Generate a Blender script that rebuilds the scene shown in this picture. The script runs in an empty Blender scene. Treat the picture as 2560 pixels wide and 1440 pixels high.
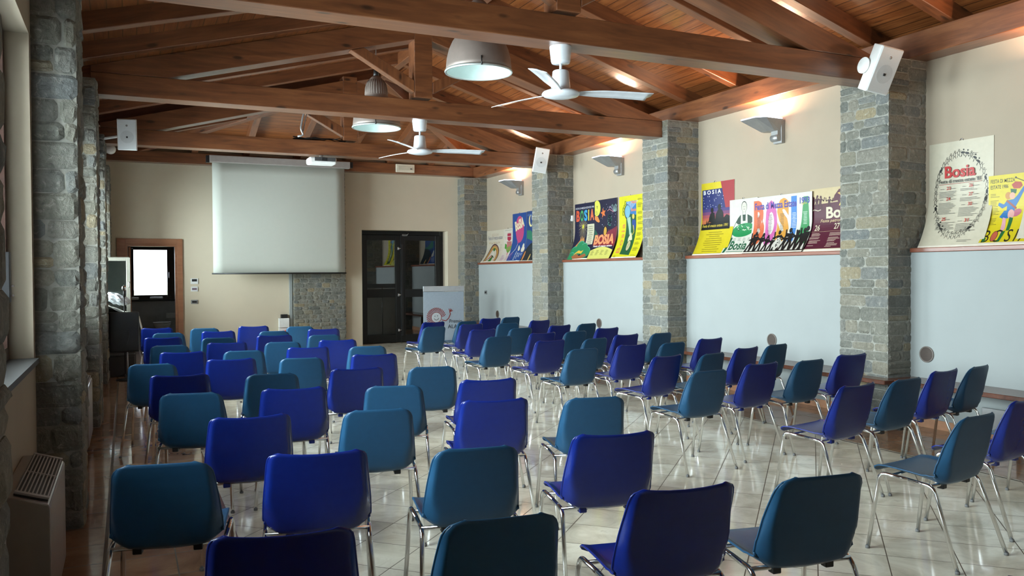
import bpy, bmesh, math, random
from mathutils import Vector, Matrix
random.seed(7)
S = bpy.context.scene
C = S.collection
PI = math.pi
# ------------------------------------------------------------------ camera
cam = bpy.data.cameras.new('camera'); co = bpy.data.objects.new('camera', cam); C.objects.link(co)
cam.sensor_width = 36.0; cam.lens = 2064.58*36/2560; cam.clip_end = 300; cam.clip_start = .05
_r = Vector((0.90600897, -0.42322144, -0.00559898)); _u = Vector((0.01302825, 0.01466327, 0.99980761)); _f = Vector((0.42305792, 0.90590761, -0.01879889))
co.matrix_world = Matrix(((_r.x,_u.x,-_f.x,0),(_r.y,_u.y,-_f.y,0),(_r.z,_u.z,-_f.z,1.5),(0,0,0,1)))
S.camera = co
# ------------------------------------------------------------------ sky and exposure
S.view_settings.view_transform = 'Standard'; S.view_settings.look = 'None'
S.view_settings.gamma = 1.0; S.view_settings.use_curve_mapping = False
S.view_settings.exposure = 1.32
W = bpy.data.worlds.new('sky'); S.world = W; W.use_nodes = True
wn = W.node_tree.nodes; wn['Background'].inputs[0].default_value = (.80,.90,1.0,1); wn['Background'].inputs[1].default_value = 2.6
sun = bpy.data.lights.new('sun','SUN'); sun.energy=1.2; sun.color=(1,.96,.86); sun.angle=.01
so_ = bpy.data.objects.new('sun',sun); so_.rotation_euler=(math.radians(38),0,0); C.objects.link(so_)   # high, from behind the building: falls on the meadow only
# ------------------------------------------------------------------ daylight through the windows
LEFT_BAYS = [(-2.35,-.35),(2.50,5.38),(6.14,8.95),(9.72,12.50),(13.27,16.0)]  # first opening is unseen, added behind the camera to light the near chairs
WIN_E = [52,120,160,180,135]
def area(name, loc, rot, sx, sy, e, col):
    l = bpy.data.lights.new(name,'AREA'); l.shape='RECTANGLE'; l.size=sx; l.size_y=sy; l.energy=e; l.color=col; l.spread=2.35
    o = bpy.data.objects.new(name,l); o.location=loc; o.rotation_euler=rot; C.objects.link(o); return o
for i,(a,b) in enumerate(LEFT_BAYS):
    area('window_daylight',(-.92,(a+b)/2,1.96),(0,-PI/2,0),1.72,b-a-.25,WIN_E[i],(.92,.97,1.0))

# ------------------------------------------------------------------ node helpers
def newmat(name):
    m = bpy.data.materials.new(name); m.use_nodes = True
    nt = m.node_tree; b = nt.nodes['Principled BSDF']; return m, nt, b
def N(nt, t, **kw):
    n = nt.nodes.new(t)
    for k,v in kw.items(): setattr(n,k,v)
    return n
def M(nt, op, a, b=None, c=None, clamp=False):
    n = nt.nodes.new('ShaderNodeMath'); n.operation = op; n.use_clamp = clamp
    for i,v in enumerate((a,b,c)):
        if v is None: continue
        if isinstance(v,(int,float)): n.inputs[i].default_value = v
        else: nt.links.new(v, n.inputs[i])
    return n.outputs[0]
def MIX(nt, fac, a, b, mode='MIX'):
    n = nt.nodes.new('ShaderNodeMix'); n.data_type='RGBA'; n.blend_type = mode
    for s,v in ((n.inputs[0],fac),(n.inputs[6],a),(n.inputs[7],b)):
        if isinstance(v,(int,float)): s.default_value = v
        elif isinstance(v,tuple): s.default_value = (*v,1) if len(v)==3 else v
        else: nt.links.new(v,s)
    return n.outputs[2]
def RAMP(nt, fac, stops):
    n = nt.nodes.new('ShaderNodeValToRGB'); e = n.color_ramp.elements
    while len(e)<len(stops): e.new(.5)
    for i,(p,c) in enumerate(stops): e[i].position=p; e[i].color=(*c,1)
    nt.links.new(fac,n.inputs[0]); return n.outputs[0]
def COORD(nt, kind='Object', scale=None, rot=None):
    t = nt.nodes.new('ShaderNodeTexCoord'); o = t.outputs[kind]
    if scale or rot:
        mp = nt.nodes.new('ShaderNodeMapping'); nt.links.new(o,mp.inputs[0])
        if scale: mp.inputs['Scale'].default_value = scale
        if rot: mp.inputs['Rotation'].default_value = rot
        o = mp.outputs[0]
    return o
def NOISE(nt, vec, scale, detail=4, rough=.55, dist=0):
    n = nt.nodes.new('ShaderNodeTexNoise'); n.inputs['Scale'].default_value=scale; n.inputs['Detail'].default_value=detail
    n.inputs['Roughness'].default_value=rough; n.inputs['Distortion'].default_value=dist
    if vec is not None: nt.links.new(vec,n.inputs[0])
    return n.outputs[0]
def BUMP(nt, b, h, strength=.3, dist=.01):
    n = nt.nodes.new('ShaderNodeBump'); n.inputs['Strength'].default_value=strength; n.inputs['Distance'].default_value=dist
    nt.links.new(h,n.inputs['Height']); nt.links.new(n.outputs[0], b.inputs['Normal'])
def plain(name, col, rough=.5, metal=0, var=.06, spec=.5, coat=0, nscale=12, emit=None, estr=0, bump=0):
    m,nt,b = newmat(name)
    f = NOISE(nt, COORD(nt), nscale)
    lo = tuple(max(0,c*(1-var)) for c in col); hi = tuple(min(1,c*(1+var)) for c in col)
    nt.links.new(RAMP(nt,f,[(.3,lo),(.7,hi)]), b.inputs['Base Color'])
    b.inputs['Roughness'].default_value=rough; b.inputs['Metallic'].default_value=metal
    b.inputs['Specular IOR Level'].default_value=spec; b.inputs['Coat Weight'].default_value=coat
    if emit: b.inputs['Emission Color'].default_value=(*emit,1); b.inputs['Emission Strength'].default_value=estr
    if bump: BUMP(nt,b,NOISE(nt,COORD(nt),nscale*8),bump,.002)
    return m
def wood(name, c1, c2, c3, rough=.42, knots=True, coat=.25, sc=1.0):
    m,nt,b = newmat(name)
    o = COORD(nt,'Object')
    rnd = N(nt,'ShaderNodeObjectInfo').outputs['Random']
    off = N(nt,'ShaderNodeVectorMath',operation='ADD'); nt.links.new(o,off.inputs[0])
    cmb = N(nt,'ShaderNodeCombineXYZ'); nt.links.new(M(nt,'MULTIPLY',rnd,40.0),cmb.inputs[0]); nt.links.new(M(nt,'MULTIPLY',rnd,17.0),cmb.inputs[1]); nt.links.new(cmb.outputs[0],off.inputs[1])
    mp = N(nt,'ShaderNodeMapping'); nt.links.new(off.outputs[0],mp.inputs[0]); mp.inputs['Scale'].default_value=(.9*sc,9*sc,9*sc)
    g = NOISE(nt,mp.outputs[0],2.2,6,.6,.6)
    mp2 = N(nt,'ShaderNodeMapping'); nt.links.new(off.outputs[0],mp2.inputs[0]); mp2.inputs['Scale'].default_value=(.35*sc,1.4*sc,1.4*sc)
    big = NOISE(nt,mp2.outputs[0],1.6,2)
    col = RAMP(nt,g,[(.28,c1),(.52,c2),(.8,c3)])
    col = MIX(nt,M(nt,'MULTIPLY',big,.55),col,tuple(x*.62 for x in c2))
    if knots:
        mp3 = N(nt,'ShaderNodeMapping'); nt.links.new(off.outputs[0],mp3.inputs[0]); mp3.inputs['Scale'].default_value=(2.4,6.5,6.5)
        v = N(nt,'ShaderNodeTexVoronoi'); v.inputs['Scale'].default_value=1.0; nt.links.new(mp3.outputs[0],v.inputs[0])
        k = RAMP(nt,v.outputs['Distance'],[(.08,(1,1,1)),(.17,(0,0,0))])
        col = MIX(nt,M(nt,'MULTIPLY',k,.85),col,(.020,.008,.004))
    nt.links.new(col,b.inputs['Base Color'])
    b.inputs['Roughness'].default_value=rough; b.inputs['Coat Weight'].default_value=coat; b.inputs['Coat Roughness'].default_value=.32
    BUMP(nt,b,g,.15,.004)
    return m
MAT = {}
MAT['beam'] = wood('beam_wood',(.075,.024,.009),(.185,.062,.021),(.30,.118,.042),coat=.8)
MAT['trimwood'] = wood('ledge_wood',(.12,.035,.018),(.20,.060,.030),(.28,.09,.045),knots=False,rough=.35)
MAT['benchwood'] = wood('bench_wood',(.06,.02,.012),(.11,.035,.018),(.16,.055,.028),knots=False,rough=.25)
MAT['doorwood'] = wood('door_wood',(.26,.10,.045),(.34,.145,.07),(.40,.19,.10),knots=False,rough=.4)
MAT['darkwood'] = wood('dark_window_wood',(.03,.013,.008),(.05,.02,.012),(.07,.03,.018),knots=False,rough=.4)
def boards(name, axis):
    m,nt,b = newmat(name)
    o = COORD(nt,'Object'); s = N(nt,'ShaderNodeSeparateXYZ'); nt.links.new(o,s.inputs[0])
    w = s.outputs[axis]; l = s.outputs[1-axis]
    q = M(nt,'DIVIDE',w,.125); fl = M(nt,'FLOOR',q); fr = M(nt,'FRACT',q)
    groove = M(nt,'LESS_THAN',M(nt,'MINIMUM',fr,M(nt,'SUBTRACT',1.0,fr)),.035)
    wnz = N(nt,'ShaderNodeTexWhiteNoise',noise_dimensions='1D'); nt.links.new(fl,wnz.inputs['W'])
    # grain
    cmb = N(nt,'ShaderNodeCombineXYZ'); nt.links.new(M(nt,'MULTIPLY',l,.8),cmb.inputs[0]); nt.links.new(M(nt,'MULTIPLY',w,14.0),cmb.inputs[1]); nt.links.new(M(nt,'MULTIPLY',wnz.outputs[0],30.0),cmb.inputs[2])
    g = NOISE(nt,cmb.outputs[0],2.4,5,.6,.4)
    col = RAMP(nt,g,[(.3,(.15,.042,.012)),(.55,(.27,.088,.025)),(.8,(.38,.148,.046))])
    col = MIX(nt,.55,col,RAMP(nt,wnz.outputs[0],[(0,(.60,.60,.60)),(1,(1,1,1))]),'MULTIPLY')
    v = N(nt,'ShaderNodeTexVoronoi'); v.inputs['Scale'].default_value=1.0
    cm2 = N(nt,'ShaderNodeCombineXYZ'); nt.links.new(M(nt,'MULTIPLY',l,1.8),cm2.inputs[0]); nt.links.new(M(nt,'MULTIPLY',w,8.0),cm2.inputs[1]); nt.links.new(cm2.outputs[0],v.inputs[0])
    k = RAMP(nt,v.outputs['Distance'],[(.06,(1,1,1)),(.13,(0,0,0))])
    col = MIX(nt,M(nt,'MULTIPLY',k,.7),col,(.06,.02,.008))
    col = MIX(nt,groove,col,(.045,.016,.007))
    nt.links.new(col,b.inputs['Base Color'])
    b.inputs['Roughness'].default_value=.33; b.inputs['Coat Weight'].default_value=.5; b.inputs['Coat Roughness'].default_value=.12
    BUMP(nt,b,M(nt,'SUBTRACT',1.0,groove),.4,.006)
    return m
MAT['boards_y'] = boards('ceiling_boards_lengthwise',0)
MAT['boards_x'] = boards('ceiling_boards_crosswise',1)
def stone(name, warm=0.0):
    m,nt,b = newmat(name)
    g = N(nt,'ShaderNodeNewGeometry').outputs['Random Per Island']
    c = RAMP(nt,g,[(0,(.13,.135,.12)),(.25,(.20,.195,.16)),(.45,(.16,.17,.165)),(.65,(.24,.22,.17)),(.82,(.18,.18,.15)),(.95,(.29,.24,.15))])
    o = COORD(nt,'Object')
    n1 = NOISE(nt,o,9,6,.65); n2 = NOISE(nt,o,45,5,.6)
    c = MIX(nt,M(nt,'MULTIPLY',RAMP(nt,n1,[(.5,(0,0,0)),(.72,(1,1,1))]),.35),c,(.36,.34,.28))
    c = MIX(nt,.5,c,RAMP(nt,n2,[(.3,(.5,.5,.5)),(.7,(1.0,1.0,1.0))]),'MULTIPLY')
    n4 = NOISE(nt,o,22,6,.7,.8); c = MIX(nt,M(nt,'MULTIPLY',RAMP(nt,n4,[(.56,(0,0,0)),(.66,(1,1,1))]),.45),c,(.42,.41,.35)); c = MIX(nt,M(nt,'MULTIPLY',RAMP(nt,n4,[(.30,(1,1,1)),(.42,(0,0,0))]),.5),c,(.06,.058,.05))
    nt.links.new(c,b.inputs['Base Color']); b.inputs['Roughness'].default_value=.82
    BUMP(nt,b,M(nt,'ADD',n1,M(nt,'MULTIPLY',n4,.8)),.9,.025)
    return m
MAT['stone'] = stone('rubble_stone')
MAT['mortar'] = plain('mortar',(.235,.23,.20),.95,var=.25,nscale=14,bump=.6)
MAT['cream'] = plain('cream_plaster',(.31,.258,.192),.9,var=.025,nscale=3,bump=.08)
MAT['creamfar_lit'] = plain('cream_plaster_far_wall_lit',(.56,.49,.37),.9,var=.02,nscale=3,bump=.08)  # lighter copy of the cream plaster: far wall's brightness put into its colour
MAT['white'] = plain('white_plaster',(.275,.295,.29),.88,var=.02,nscale=3,bump=.08)
MAT['whitep'] = plain('white_plastic',(.70,.70,.68),.4)
MAT['offwhite'] = plain('ivory_plastic',(.66,.62,.50),.45)
MAT['grille'] = plain('speaker_grille',(.58,.60,.60),.6,nscale=200,var=.1)
MAT['black'] = plain('black_plastic',(.012,.012,.013),.45)
MAT['blackm'] = plain('black_metal',(.014,.014,.014),.38,.3)
MAT['dkgrey'] = plain('dark_grey_box',(.05,.048,.048),.6)
MAT['grey'] = plain('grey_metal',(.33,.33,.33),.42,.6)
MAT['slate'] = plain('slate_sill',(.07,.07,.068),.6)
MAT['steel'] = plain('bare_steel',(.6,.6,.62),.25,1)
MAT['chrome'] = plain('chrome_tube',(.78,.79,.80),.14,1,var=.03)
MAT['lampgrey'] = plain('lamp_shade_metal',(.24,.195,.17),.5,.3)
MAT['reflector'] = plain('lamp_reflector',(.34,.43,.41),.5,.1)
MAT['fanwhite'] = plain('fan_enamel',(.66,.70,.74),.22,coat=.4)
MAT['screen'] = plain('screen_cloth',(.44,.455,.405),.9,var=.01)
MAT['casing'] = plain('screen_casing',(.34,.31,.29),.4,.2)
MAT['teal'] = plain('teal_chair_plastic',(.013,.062,.130),.36,var=.05,spec=.35,nscale=30)
MAT['blue'] = plain('royal_blue_chair_plastic',(.0038,.015,.155),.27,var=.05,spec=.5,nscale=30)
MAT['rubber'] = plain('rubber_foot',(.16,.16,.16),.7)
MAT['cloth'] = plain('white_cloth',(.80,.80,.74),.9,var=.04)
MAT['wrap'] = plain('crumpled_plastic_wrap',(.55,.58,.60),.15,var=.2,nscale=25,bump=.8)
MAT['cable'] = plain('cable_sheath',(.30,.24,.19),.6)
MAT['ceramic'] = plain('toilet_ceramic',(.75,.75,.72),.15,coat=.5)
MAT['tilewall'] = plain('bathroom_wall_tile',(.42,.42,.42),.3)
MAT['red'] = plain('red_plastic',(.55,.05,.03),.5)
MAT['terracotta'] = plain('terracotta_tile',(.40,.20,.11),.5,var=.2,nscale=8)
MAT['field'] = plain('meadow_grass',(.115,.125,.045),.9,var=.15,nscale=.6)
MAT['board'] = plain('poster_card_edge',(.55,.50,.42),.8)
def emis(name,col,st):
    m,nt,b = newmat(name)
    f = NOISE(nt,COORD(nt),3); nt.links.new(RAMP(nt,f,[(.2,tuple(c*.97 for c in col)),(.8,col)]),b.inputs['Emission Color'])
    b.inputs['Base Color'].default_value=(*col,1); b.inputs['Emission Strength'].default_value=st; return m
MAT['bulb'] = emis('lit_bulb',(.82,.98,1.0),2.2)
MAT['lampglass'] = emis('lit_uplight_glass',(.72,.80,1.0),3.5)
def glass(name,tint=(.9,.95,.95),refl=1.45,dark=0.0):
    m,nt,b = newmat(name); nt.nodes.remove(b)
    out = nt.nodes['Material Output']
    tr = N(nt,'ShaderNodeBsdfTransparent'); tr.inputs[0].default_value=(*tint,1)
    gl = N(nt,'ShaderNodeBsdfGlossy'); gl.inputs['Roughness'].default_value=.02
    fr = N(nt,'ShaderNodeFresnel'); fr.inputs[0].default_value=refl
    mx = N(nt,'ShaderNodeMixShader'); nt.links.new(fr.outputs[0],mx.inputs[0]); nt.links.new(tr.outputs[0],mx.inputs[1]); nt.links.new(gl.outputs[0],mx.inputs[2])
    nt.links.new(mx.outputs[0],out.inputs[0]); return m
MAT['glass'] = glass('clear_pane')
MAT['doorglass'] = glass('dark_door_pane',(.35,.36,.36),2.3)
def frosted():
    m,nt,b = newmat('frosted_pane'); nt.nodes.remove(b); out = nt.nodes['Material Output']
    tr = N(nt,'ShaderNodeBsdfTransparent'); tl = N(nt,'ShaderNodeBsdfTranslucent'); tl.inputs[0].default_value=(.95,.97,.93,1)
    mx = N(nt,'ShaderNodeMixShader'); mx.inputs[0].default_value=.10
    nt.links.new(tr.outputs[0],mx.inputs[1]); nt.links.new(tl.outputs[0],mx.inputs[2]); nt.links.new(mx.outputs[0],out.inputs[0]); return m
MAT['frost'] = frosted()
# floor: marble-look tiles set on the diagonal, terracotta border tiles along both walls
def floor_mat():
    m,nt,b = newmat('floor_tiles')
    s = N(nt,'ShaderNodeSeparateXYZ'); o = COORD(nt,'Object'); nt.links.new(o,s.inputs[0]); x,y = s.outputs[0],s.outputs[1]
    k = .70710678; T=.341
    u = M(nt,'DIVIDE',M(nt,'SUBTRACT',M(nt,'MULTIPLY',M(nt,'ADD',x,y),k),6.09),T)
    v = M(nt,'DIVIDE',M(nt,'ADD',M(nt,'MULTIPLY',M(nt,'SUBTRACT',y,x),k),.03),T)
    def line(a,w):
        f = M(nt,'FRACT',a); return M(nt,'LESS_THAN',M(nt,'MINIMUM',f,M(nt,'SUBTRACT',1.0,f)),w)
    gd = M(nt,'MAXIMUM',line(u,.008),line(v,.008))
    a = M(nt,'DIVIDE',M(nt,'ADD',x,.12),T); c_ = M(nt,'DIVIDE',y,T)
    ga = M(nt,'MAXIMUM',line(a,.010),line(c_,.010))
    edge = M(nt,'MAXIMUM',M(nt,'LESS_THAN',x,.56),M(nt,'GREATER_THAN',x,5.75))
    strip = M(nt,'MAXIMUM',M(nt,'LESS_THAN',M(nt,'ABSOLUTE',M(nt,'SUBTRACT',x,5.72)),.012),M(nt,'LESS_THAN',M(nt,'ABSOLUTE',M(nt,'SUBTRACT',x,-.12)),.010))
    def cell(p,q):
        cmb = N(nt,'ShaderNodeCombineXYZ'); nt.links.new(M(nt,'FLOOR',p),cmb.inputs[0]); nt.links.new(M(nt,'FLOOR',q),cmb.inputs[1])
        w = N(nt,'ShaderNodeTexWhiteNoise',noise_dimensions='2D'); nt.links.new(cmb.outputs[0],w.inputs[0]); return w
    wd = cell(u,v); wa = cell(a,c_)
    off = N(nt,'ShaderNodeVectorMath',operation='MULTIPLY_ADD'); nt.links.new(wd.outputs[1],off.inputs[0]); off.inputs[1].default_value=(9,9,9); nt.links.new(o,off.inputs[2])
    n1 = NOISE(nt,off.outputs[0],3.2,6,.62,1.1); n2 = NOISE(nt,off.outputs[0],14,5,.6,.5)
    light = RAMP(nt,n1,[(.3,(.54,.49,.385)),(.5,(.71,.66,.53)),(.62,(.80,.76,.63)),(.75,(.59,.55,.44))])
    light = MIX(nt,.25,light,RAMP(nt,wd.outputs[0],[(0,(.82,.80,.76)),(1,(1,1,1))]),'MULTIPLY')
    offa = N(nt,'ShaderNodeVectorMath',operation='MULTIPLY_ADD'); nt.links.new(wa.outputs[1],offa.inputs[0]); offa.inputs[1].default_value=(9,9,9); nt.links.new(o,offa.inputs[2])
    n3 = NOISE(nt,offa.outputs[0],3.5,6,.6,.8)
    brown = RAMP(nt,n3,[(.3,(.24,.13,.075)),(.55,(.36,.21,.125)),(.75,(.44,.29,.18))])
    brown = MIX(nt,.4,brown,RAMP(nt,wa.outputs[0],[(0,(.6,.58,.55)),(1,(1,1,1))]),'MULTIPLY')
    col = MIX(nt,edge,light,brown)
    g = M(nt,'ADD',M(nt,'MULTIPLY',gd,M(nt,'SUBTRACT',1.0,edge)),M(nt,'MULTIPLY',ga,edge),clamp=True)
    g = M(nt,'MAXIMUM',g,strip)
    col = MIX(nt,g,col,(.10,.075,.05))
    nt.links.new(col,b.inputs['Base Color'])
    nt.links.new(M(nt,'ADD',M(nt,'MULTIPLY',n2,.10),M(nt,'ADD',M(nt,'MULTIPLY',g,.5),.045)),b.inputs['Roughness'])
    b.inputs['Specular IOR Level'].default_value=.55
    BUMP(nt,b,M(nt,'SUBTRACT',M(nt,'MULTIPLY',n2,.10),g),.25,.003)
    return m
MAT['floor'] = floor_mat()

# ------------------------------------------------------------------ mesh helpers
def bm_new(): return bmesh.new()
def box(bm, x0,x1,y0,y1,z0,z1, mi=0):
    v = [bm.verts.new(p) for p in ((x0,y0,z0),(x1,y0,z0),(x1,y1,z0),(x0,y1,z0),(x0,y0,z1),(x1,y0,z1),(x1,y1,z1),(x0,y1,z1))]
    for f in ((0,3,2,1),(4,5,6,7),(0,1,5,4),(1,2,6,5),(2,3,7,6),(3,0,4,7)):
        fc = bm.faces.new([v[i] for i in f]); fc.material_index = mi
    return v
def prism(bm, pts, axis, a, b, mi=0):
    """closed polygon pts in the plane normal to axis, extruded from a to b"""
    def P(p,t):
        if axis=='y': return (p[0],t,p[1])
        if axis=='x': return (t,p[0],p[1])
        return (p[0],p[1],t)
    A = [bm.verts.new(P(p,a)) for p in pts]; B = [bm.verts.new(P(p,b)) for p in pts]
    n = len(pts)
    fs = [bm.faces.new(A), bm.faces.new(list(reversed(B)))]
    for i in range(n): fs.append(bm.faces.new((A[i],B[i],B[(i+1)%n],A[(i+1)%n])))
    for f in fs: f.material_index = mi
    return A+B
def tube(bm, pts, r, seg=10, bend=None, caps=True, mi=0):
    P = [Vector(p) for p in pts]
    if bend:
        Q=[P[0]]
        for i in range(1,len(P)-1):
            a,b,c = P[i-1],P[i],P[i+1]; d1=(a-b); d2=(c-b)
            rr = min(bend, d1.length*.45, d2.length*.45)
            s=b+d1.normalized()*rr; e=b+d2.normalized()*rr
            for k in range(7):
                t=k/6; Q.append(s*(1-t)**2+b*2*t*(1-t)+e*t*t)
        Q.append(P[-1]); P=Q
    rs = r if isinstance(r,list) else [r]*len(P)
    T = [(P[min(i+1,len(P)-1)]-P[max(i-1,0)]).normalized() for i in range(len(P))]
    ref = Vector((0,0,1)) if abs(T[0].z)<.9 else Vector((1,0,0))
    n = (ref - T[0]*ref.dot(T[0])).normalized(); rings=[]
    for i,p in enumerate(P):
        n = (n - T[i]*n.dot(T[i])).normalized(); bi = T[i].cross(n)
        rings.append([bm.verts.new(p+(n*math.cos(2*PI*k/seg)+bi*math.sin(2*PI*k/seg))*rs[i]) for k in range(seg)])
    for i in range(len(rings)-1):
        for k in range(seg):
            f = bm.faces.new((rings[i][k],rings[i][(k+1)%seg],rings[i+1][(k+1)%seg],rings[i+1][k])); f.smooth=True; f.material_index=mi
    if caps:
        bm.faces.new(list(reversed(rings[0]))).material_index=mi; bm.faces.new(rings[-1]).material_index=mi
def lathe(bm, prof, seg=40, c=(0,0,0), mi=0, capb=False, capt=False):
    rings=[]
    for r,z in prof:
        if r<1e-5: rings.append([bm.verts.new((c[0],c[1],c[2]+z))])
        else: rings.append([bm.verts.new((c[0]+r*math.cos(2*PI*k/seg),c[1]+r*math.sin(2*PI*k/seg),c[2]+z)) for k in range(seg)])
    for i in range(len(rings)-1):
        a,b=rings[i],rings[i+1]
        for k in range(seg):
            k2=(k+1)%seg
            if len(a)==1 and len(b)==1: continue
            if len(a)==1: f=bm.faces.new((a[0],b[k2],b[k]))
            elif len(b)==1: f=bm.faces.new((a[k],a[k2],b[0]))
            else: f=bm.faces.new((a[k],a[k2],b[k2],b[k]))
            f.smooth=True; f.material_index=mi
    if capb and len(rings[0])>1: bm.faces.new(list(reversed(rings[0]))).material_index=mi
    if capt and len(rings[-1])>1: bm.faces.new(rings[-1]).material_index=mi
def bevel(bm, w, seg=2):
    bmesh.ops.bevel(bm, geom=[e for e in bm.edges]+[v for v in bm.verts], offset=w, segments=seg, affect='EDGES', profile=.5, clamp_overlap=True)
def obj(name, bm, mats, parent=None, loc=None, recalc=True, smooth=False):
    if recalc: bmesh.ops.recalc_face_normals(bm, faces=bm.faces)
    me = bpy.data.meshes.new(name); bm.to_mesh(me); bm.free()
    if smooth:
        for p in me.polygons: p.use_smooth=True
    if not isinstance(mats,(list,tuple)): mats=[mats]
    for m in mats: me.materials.append(MAT[m] if isinstance(m,str) else m)
    o = bpy.data.objects.new(name, me); C.objects.link(o)
    if parent: o.parent = parent
    if loc: o.location = loc
    return o
def tag(o,label=None,cat=None,group=None,kind=None):
    if label: o['label']=label
    if cat: o['category']=cat
    if group: o['group']=group
    if kind: o['kind']=kind
    return o
def thing(name,label,cat,loc=(0,0,0),rz=0,group=None):
    o = bpy.data.objects.new(name,None); C.objects.link(o); o.location=loc; o.rotation_euler=(0,0,rz); o.empty_display_size=.1
    return tag(o,label,cat,group)
def struct(name,bm,mats,parent=None,**k):
    o = obj(name,bm,mats,parent,**k)
    if not parent: o['kind']='structure'
    return o
def bx(name,x0,x1,y0,y1,z0,z1,mat,parent=None,bv=0,loc=None):
    bm=bm_new(); box(bm,x0,x1,y0,y1,z0,z1)
    if bv: bevel(bm,bv)
    return obj(name,bm,mat,parent,loc=loc)
def dup(root):
    r = root.copy(); C.objects.link(r)
    for ch in list(root.children):
        c = ch.copy(); C.objects.link(c); c.parent = r
        for g in list(ch.children):
            d = g.copy(); C.objects.link(d); d.parent = c
    return r

# ------------------------------------------------------------------ the room shell
XP,XU,XL = 6.608,7.116,6.912
LX = -.48                       # left wall plane
YF = 16.88
Y0 = -2.6
bm=bm_new(); box(bm,-1.2,7.6,Y0-.3,22.2,-.12,0); struct('floor',bm,'floor')
# right wall: lower thick part and upper recessed part
bm=bm_new(); box(bm,XL,7.45,Y0,YF,0,1.671); struct('wall_right',bm,'white')
bm=bm_new(); box(bm,XU,7.45,Y0,YF,1.671,3.56); struct('wall_right_upper',bm,'cream')
# far wall with door niche and bathroom doorway
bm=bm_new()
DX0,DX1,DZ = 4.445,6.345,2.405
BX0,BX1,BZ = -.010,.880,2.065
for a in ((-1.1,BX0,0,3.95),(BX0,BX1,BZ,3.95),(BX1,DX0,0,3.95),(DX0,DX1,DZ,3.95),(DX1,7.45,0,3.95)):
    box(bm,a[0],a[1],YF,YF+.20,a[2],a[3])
struct('wall_far',bm,'creamfar_lit')
bm=bm_new(); box(bm,DX0-.08,DX0,YF+.2,YF+.46,0,DZ+.1); box(bm,DX1,DX1+.08,YF+.2,YF+.46,0,DZ+.1); box(bm,DX0-.08,DX1+.08,YF+.2,YF+.46,DZ,DZ+.1)
struct('trim_1',bm,'cream')
bm=bm_new(); box(bm,DX0-.3,DX1+.3,YF+1.6,YF+1.7,0,2.8); box(bm,DX0-.4,DX0-.3,YF+.2,YF+1.7,0,2.8); box(bm,DX1+.3,DX1+.4,YF+.2,YF+1.7,0,2.8); box(bm,DX0-.3,DX1+.3,YF+.2,YF+1.6,2.7,2.8); struct('wall_vestibule',bm,'dkgrey')  # darkness behind the door panes put into the wall colour; box shuts out daylight
# back wall (behind the camera)
bm=bm_new(); box(bm,-1.1,7.45,Y0-.3,Y0,0,5.2); struct('wall_back',bm,'cream')
# left wall with window openings
bm=bm_new(); t0=-.72
ys=[Y0]
for a,b in LEFT_BAYS:
    box(bm,t0,LX,ys[-1],a,0,3.9); box(bm,t0,LX,a,b,0,1.0); box(bm,t0,LX,a,b,2.86,3.9); ys.append(b)
box(bm,t0,LX,ys[-1],YF,0,3.9)
struct('wall_left',bm,'cream')
for i,(a,b) in enumerate(LEFT_BAYS):
    bm=bm_new(); w=.07
    x0,x1=-.66,-.60
    box(bm,x0,x1,a,a+w,1.03,2.86); box(bm,x0,x1,b-w,b,1.03,2.86); box(bm,x0,x1,a+w,b-w,1.03,1.03+w); box(bm,x0,x1,a+w,b-w,2.86-w,2.86)
    m_=(a+b)/2; box(bm,x0,x1,m_-.05,m_+.05,1.03+w,2.86-w)
    f=struct('window_%d'%(i+2),bm,'darkwood')  # the first of these is the added window out of view
    bx('pane',-.635,-.630,a+w,m_-.05,1.03+w,2.86-w,'glass',f); bx('pane',-.635,-.630,m_+.05,b-w,1.03+w,2.86-w,'glass',f)
    bx('window_sill',-.70,-.455,a,b,1.0,1.03,'slate',f)
# dark window lever at the near left bay
t=thing('window_lever','dark blue-black window lever box low in the near left window frame','lever',(-.575,4.95,0))
bx('lever_box',-.02,.035,-.03,.03,1.36,1.62,'black',t,.004); bx('lever_pin',.035,.05,-.008,.008,1.39,1.40,'steel',t); bx('lever_pin',.035,.05,-.008,.008,1.44,1.45,'steel',t)

# ceiling: two long slopes and a hipped end, boards with real thickness
def zL(x): return 3.62+.26*(x+.33)
def zR(x): return 3.80+.30*(6.86-x)
def zH(y): return 3.80+.28*(16.6-y)
XR=3.857; UP=.165
ZR_=zR(XR); YA = 16.6-(ZR_-3.80)/.28
def slab(bm,pts,zf,mi):
    lo=[bm.verts.new((x,y,zf(x,y)+UP)) for x,y in pts]; hi=[bm.verts.new((x,y,zf(x,y)+UP+.06)) for x,y in pts]
    n=len(pts); fs=[bm.faces.new(lo),bm.faces.new(list(reversed(hi)))]+[bm.faces.new((lo[i],hi[i],hi[(i+1)%n],lo[(i+1)%n])) for i in range(n)]
    for f in fs: f.material_index=mi
def yhR(x): return 16.6-(zR(x)-3.80)/.28
def yhL(x): return 16.6-(zL(x)-3.80)/.28
bm=bm_new()
slab(bm,[(XR,Y0-.3),(7.5,Y0-.3),(7.5,yhR(7.5)),(XR,YA)],lambda x,y:zR(x),0)
slab(bm,[(-1.1,Y0-.3),(XR,Y0-.3),(XR,YA),(-1.1,yhL(-1.1))],lambda x,y:zL(x),0)
slab(bm,[(XR,YA),(7.5,yhR(7.5)),(-1.1,yhL(-1.1))],lambda x,y:zH(y),1)
struct('ceiling',bm,['boards_y','boards_x'])
# closing strips above the wall plates
bm=bm_new(); box(bm,7.30,7.45,Y0,YF,3.56,4.0); box(bm,-1.1,-.72,Y0,17.4,3.3,3.62); struct('trim_2',bm,'boards_y')

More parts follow.
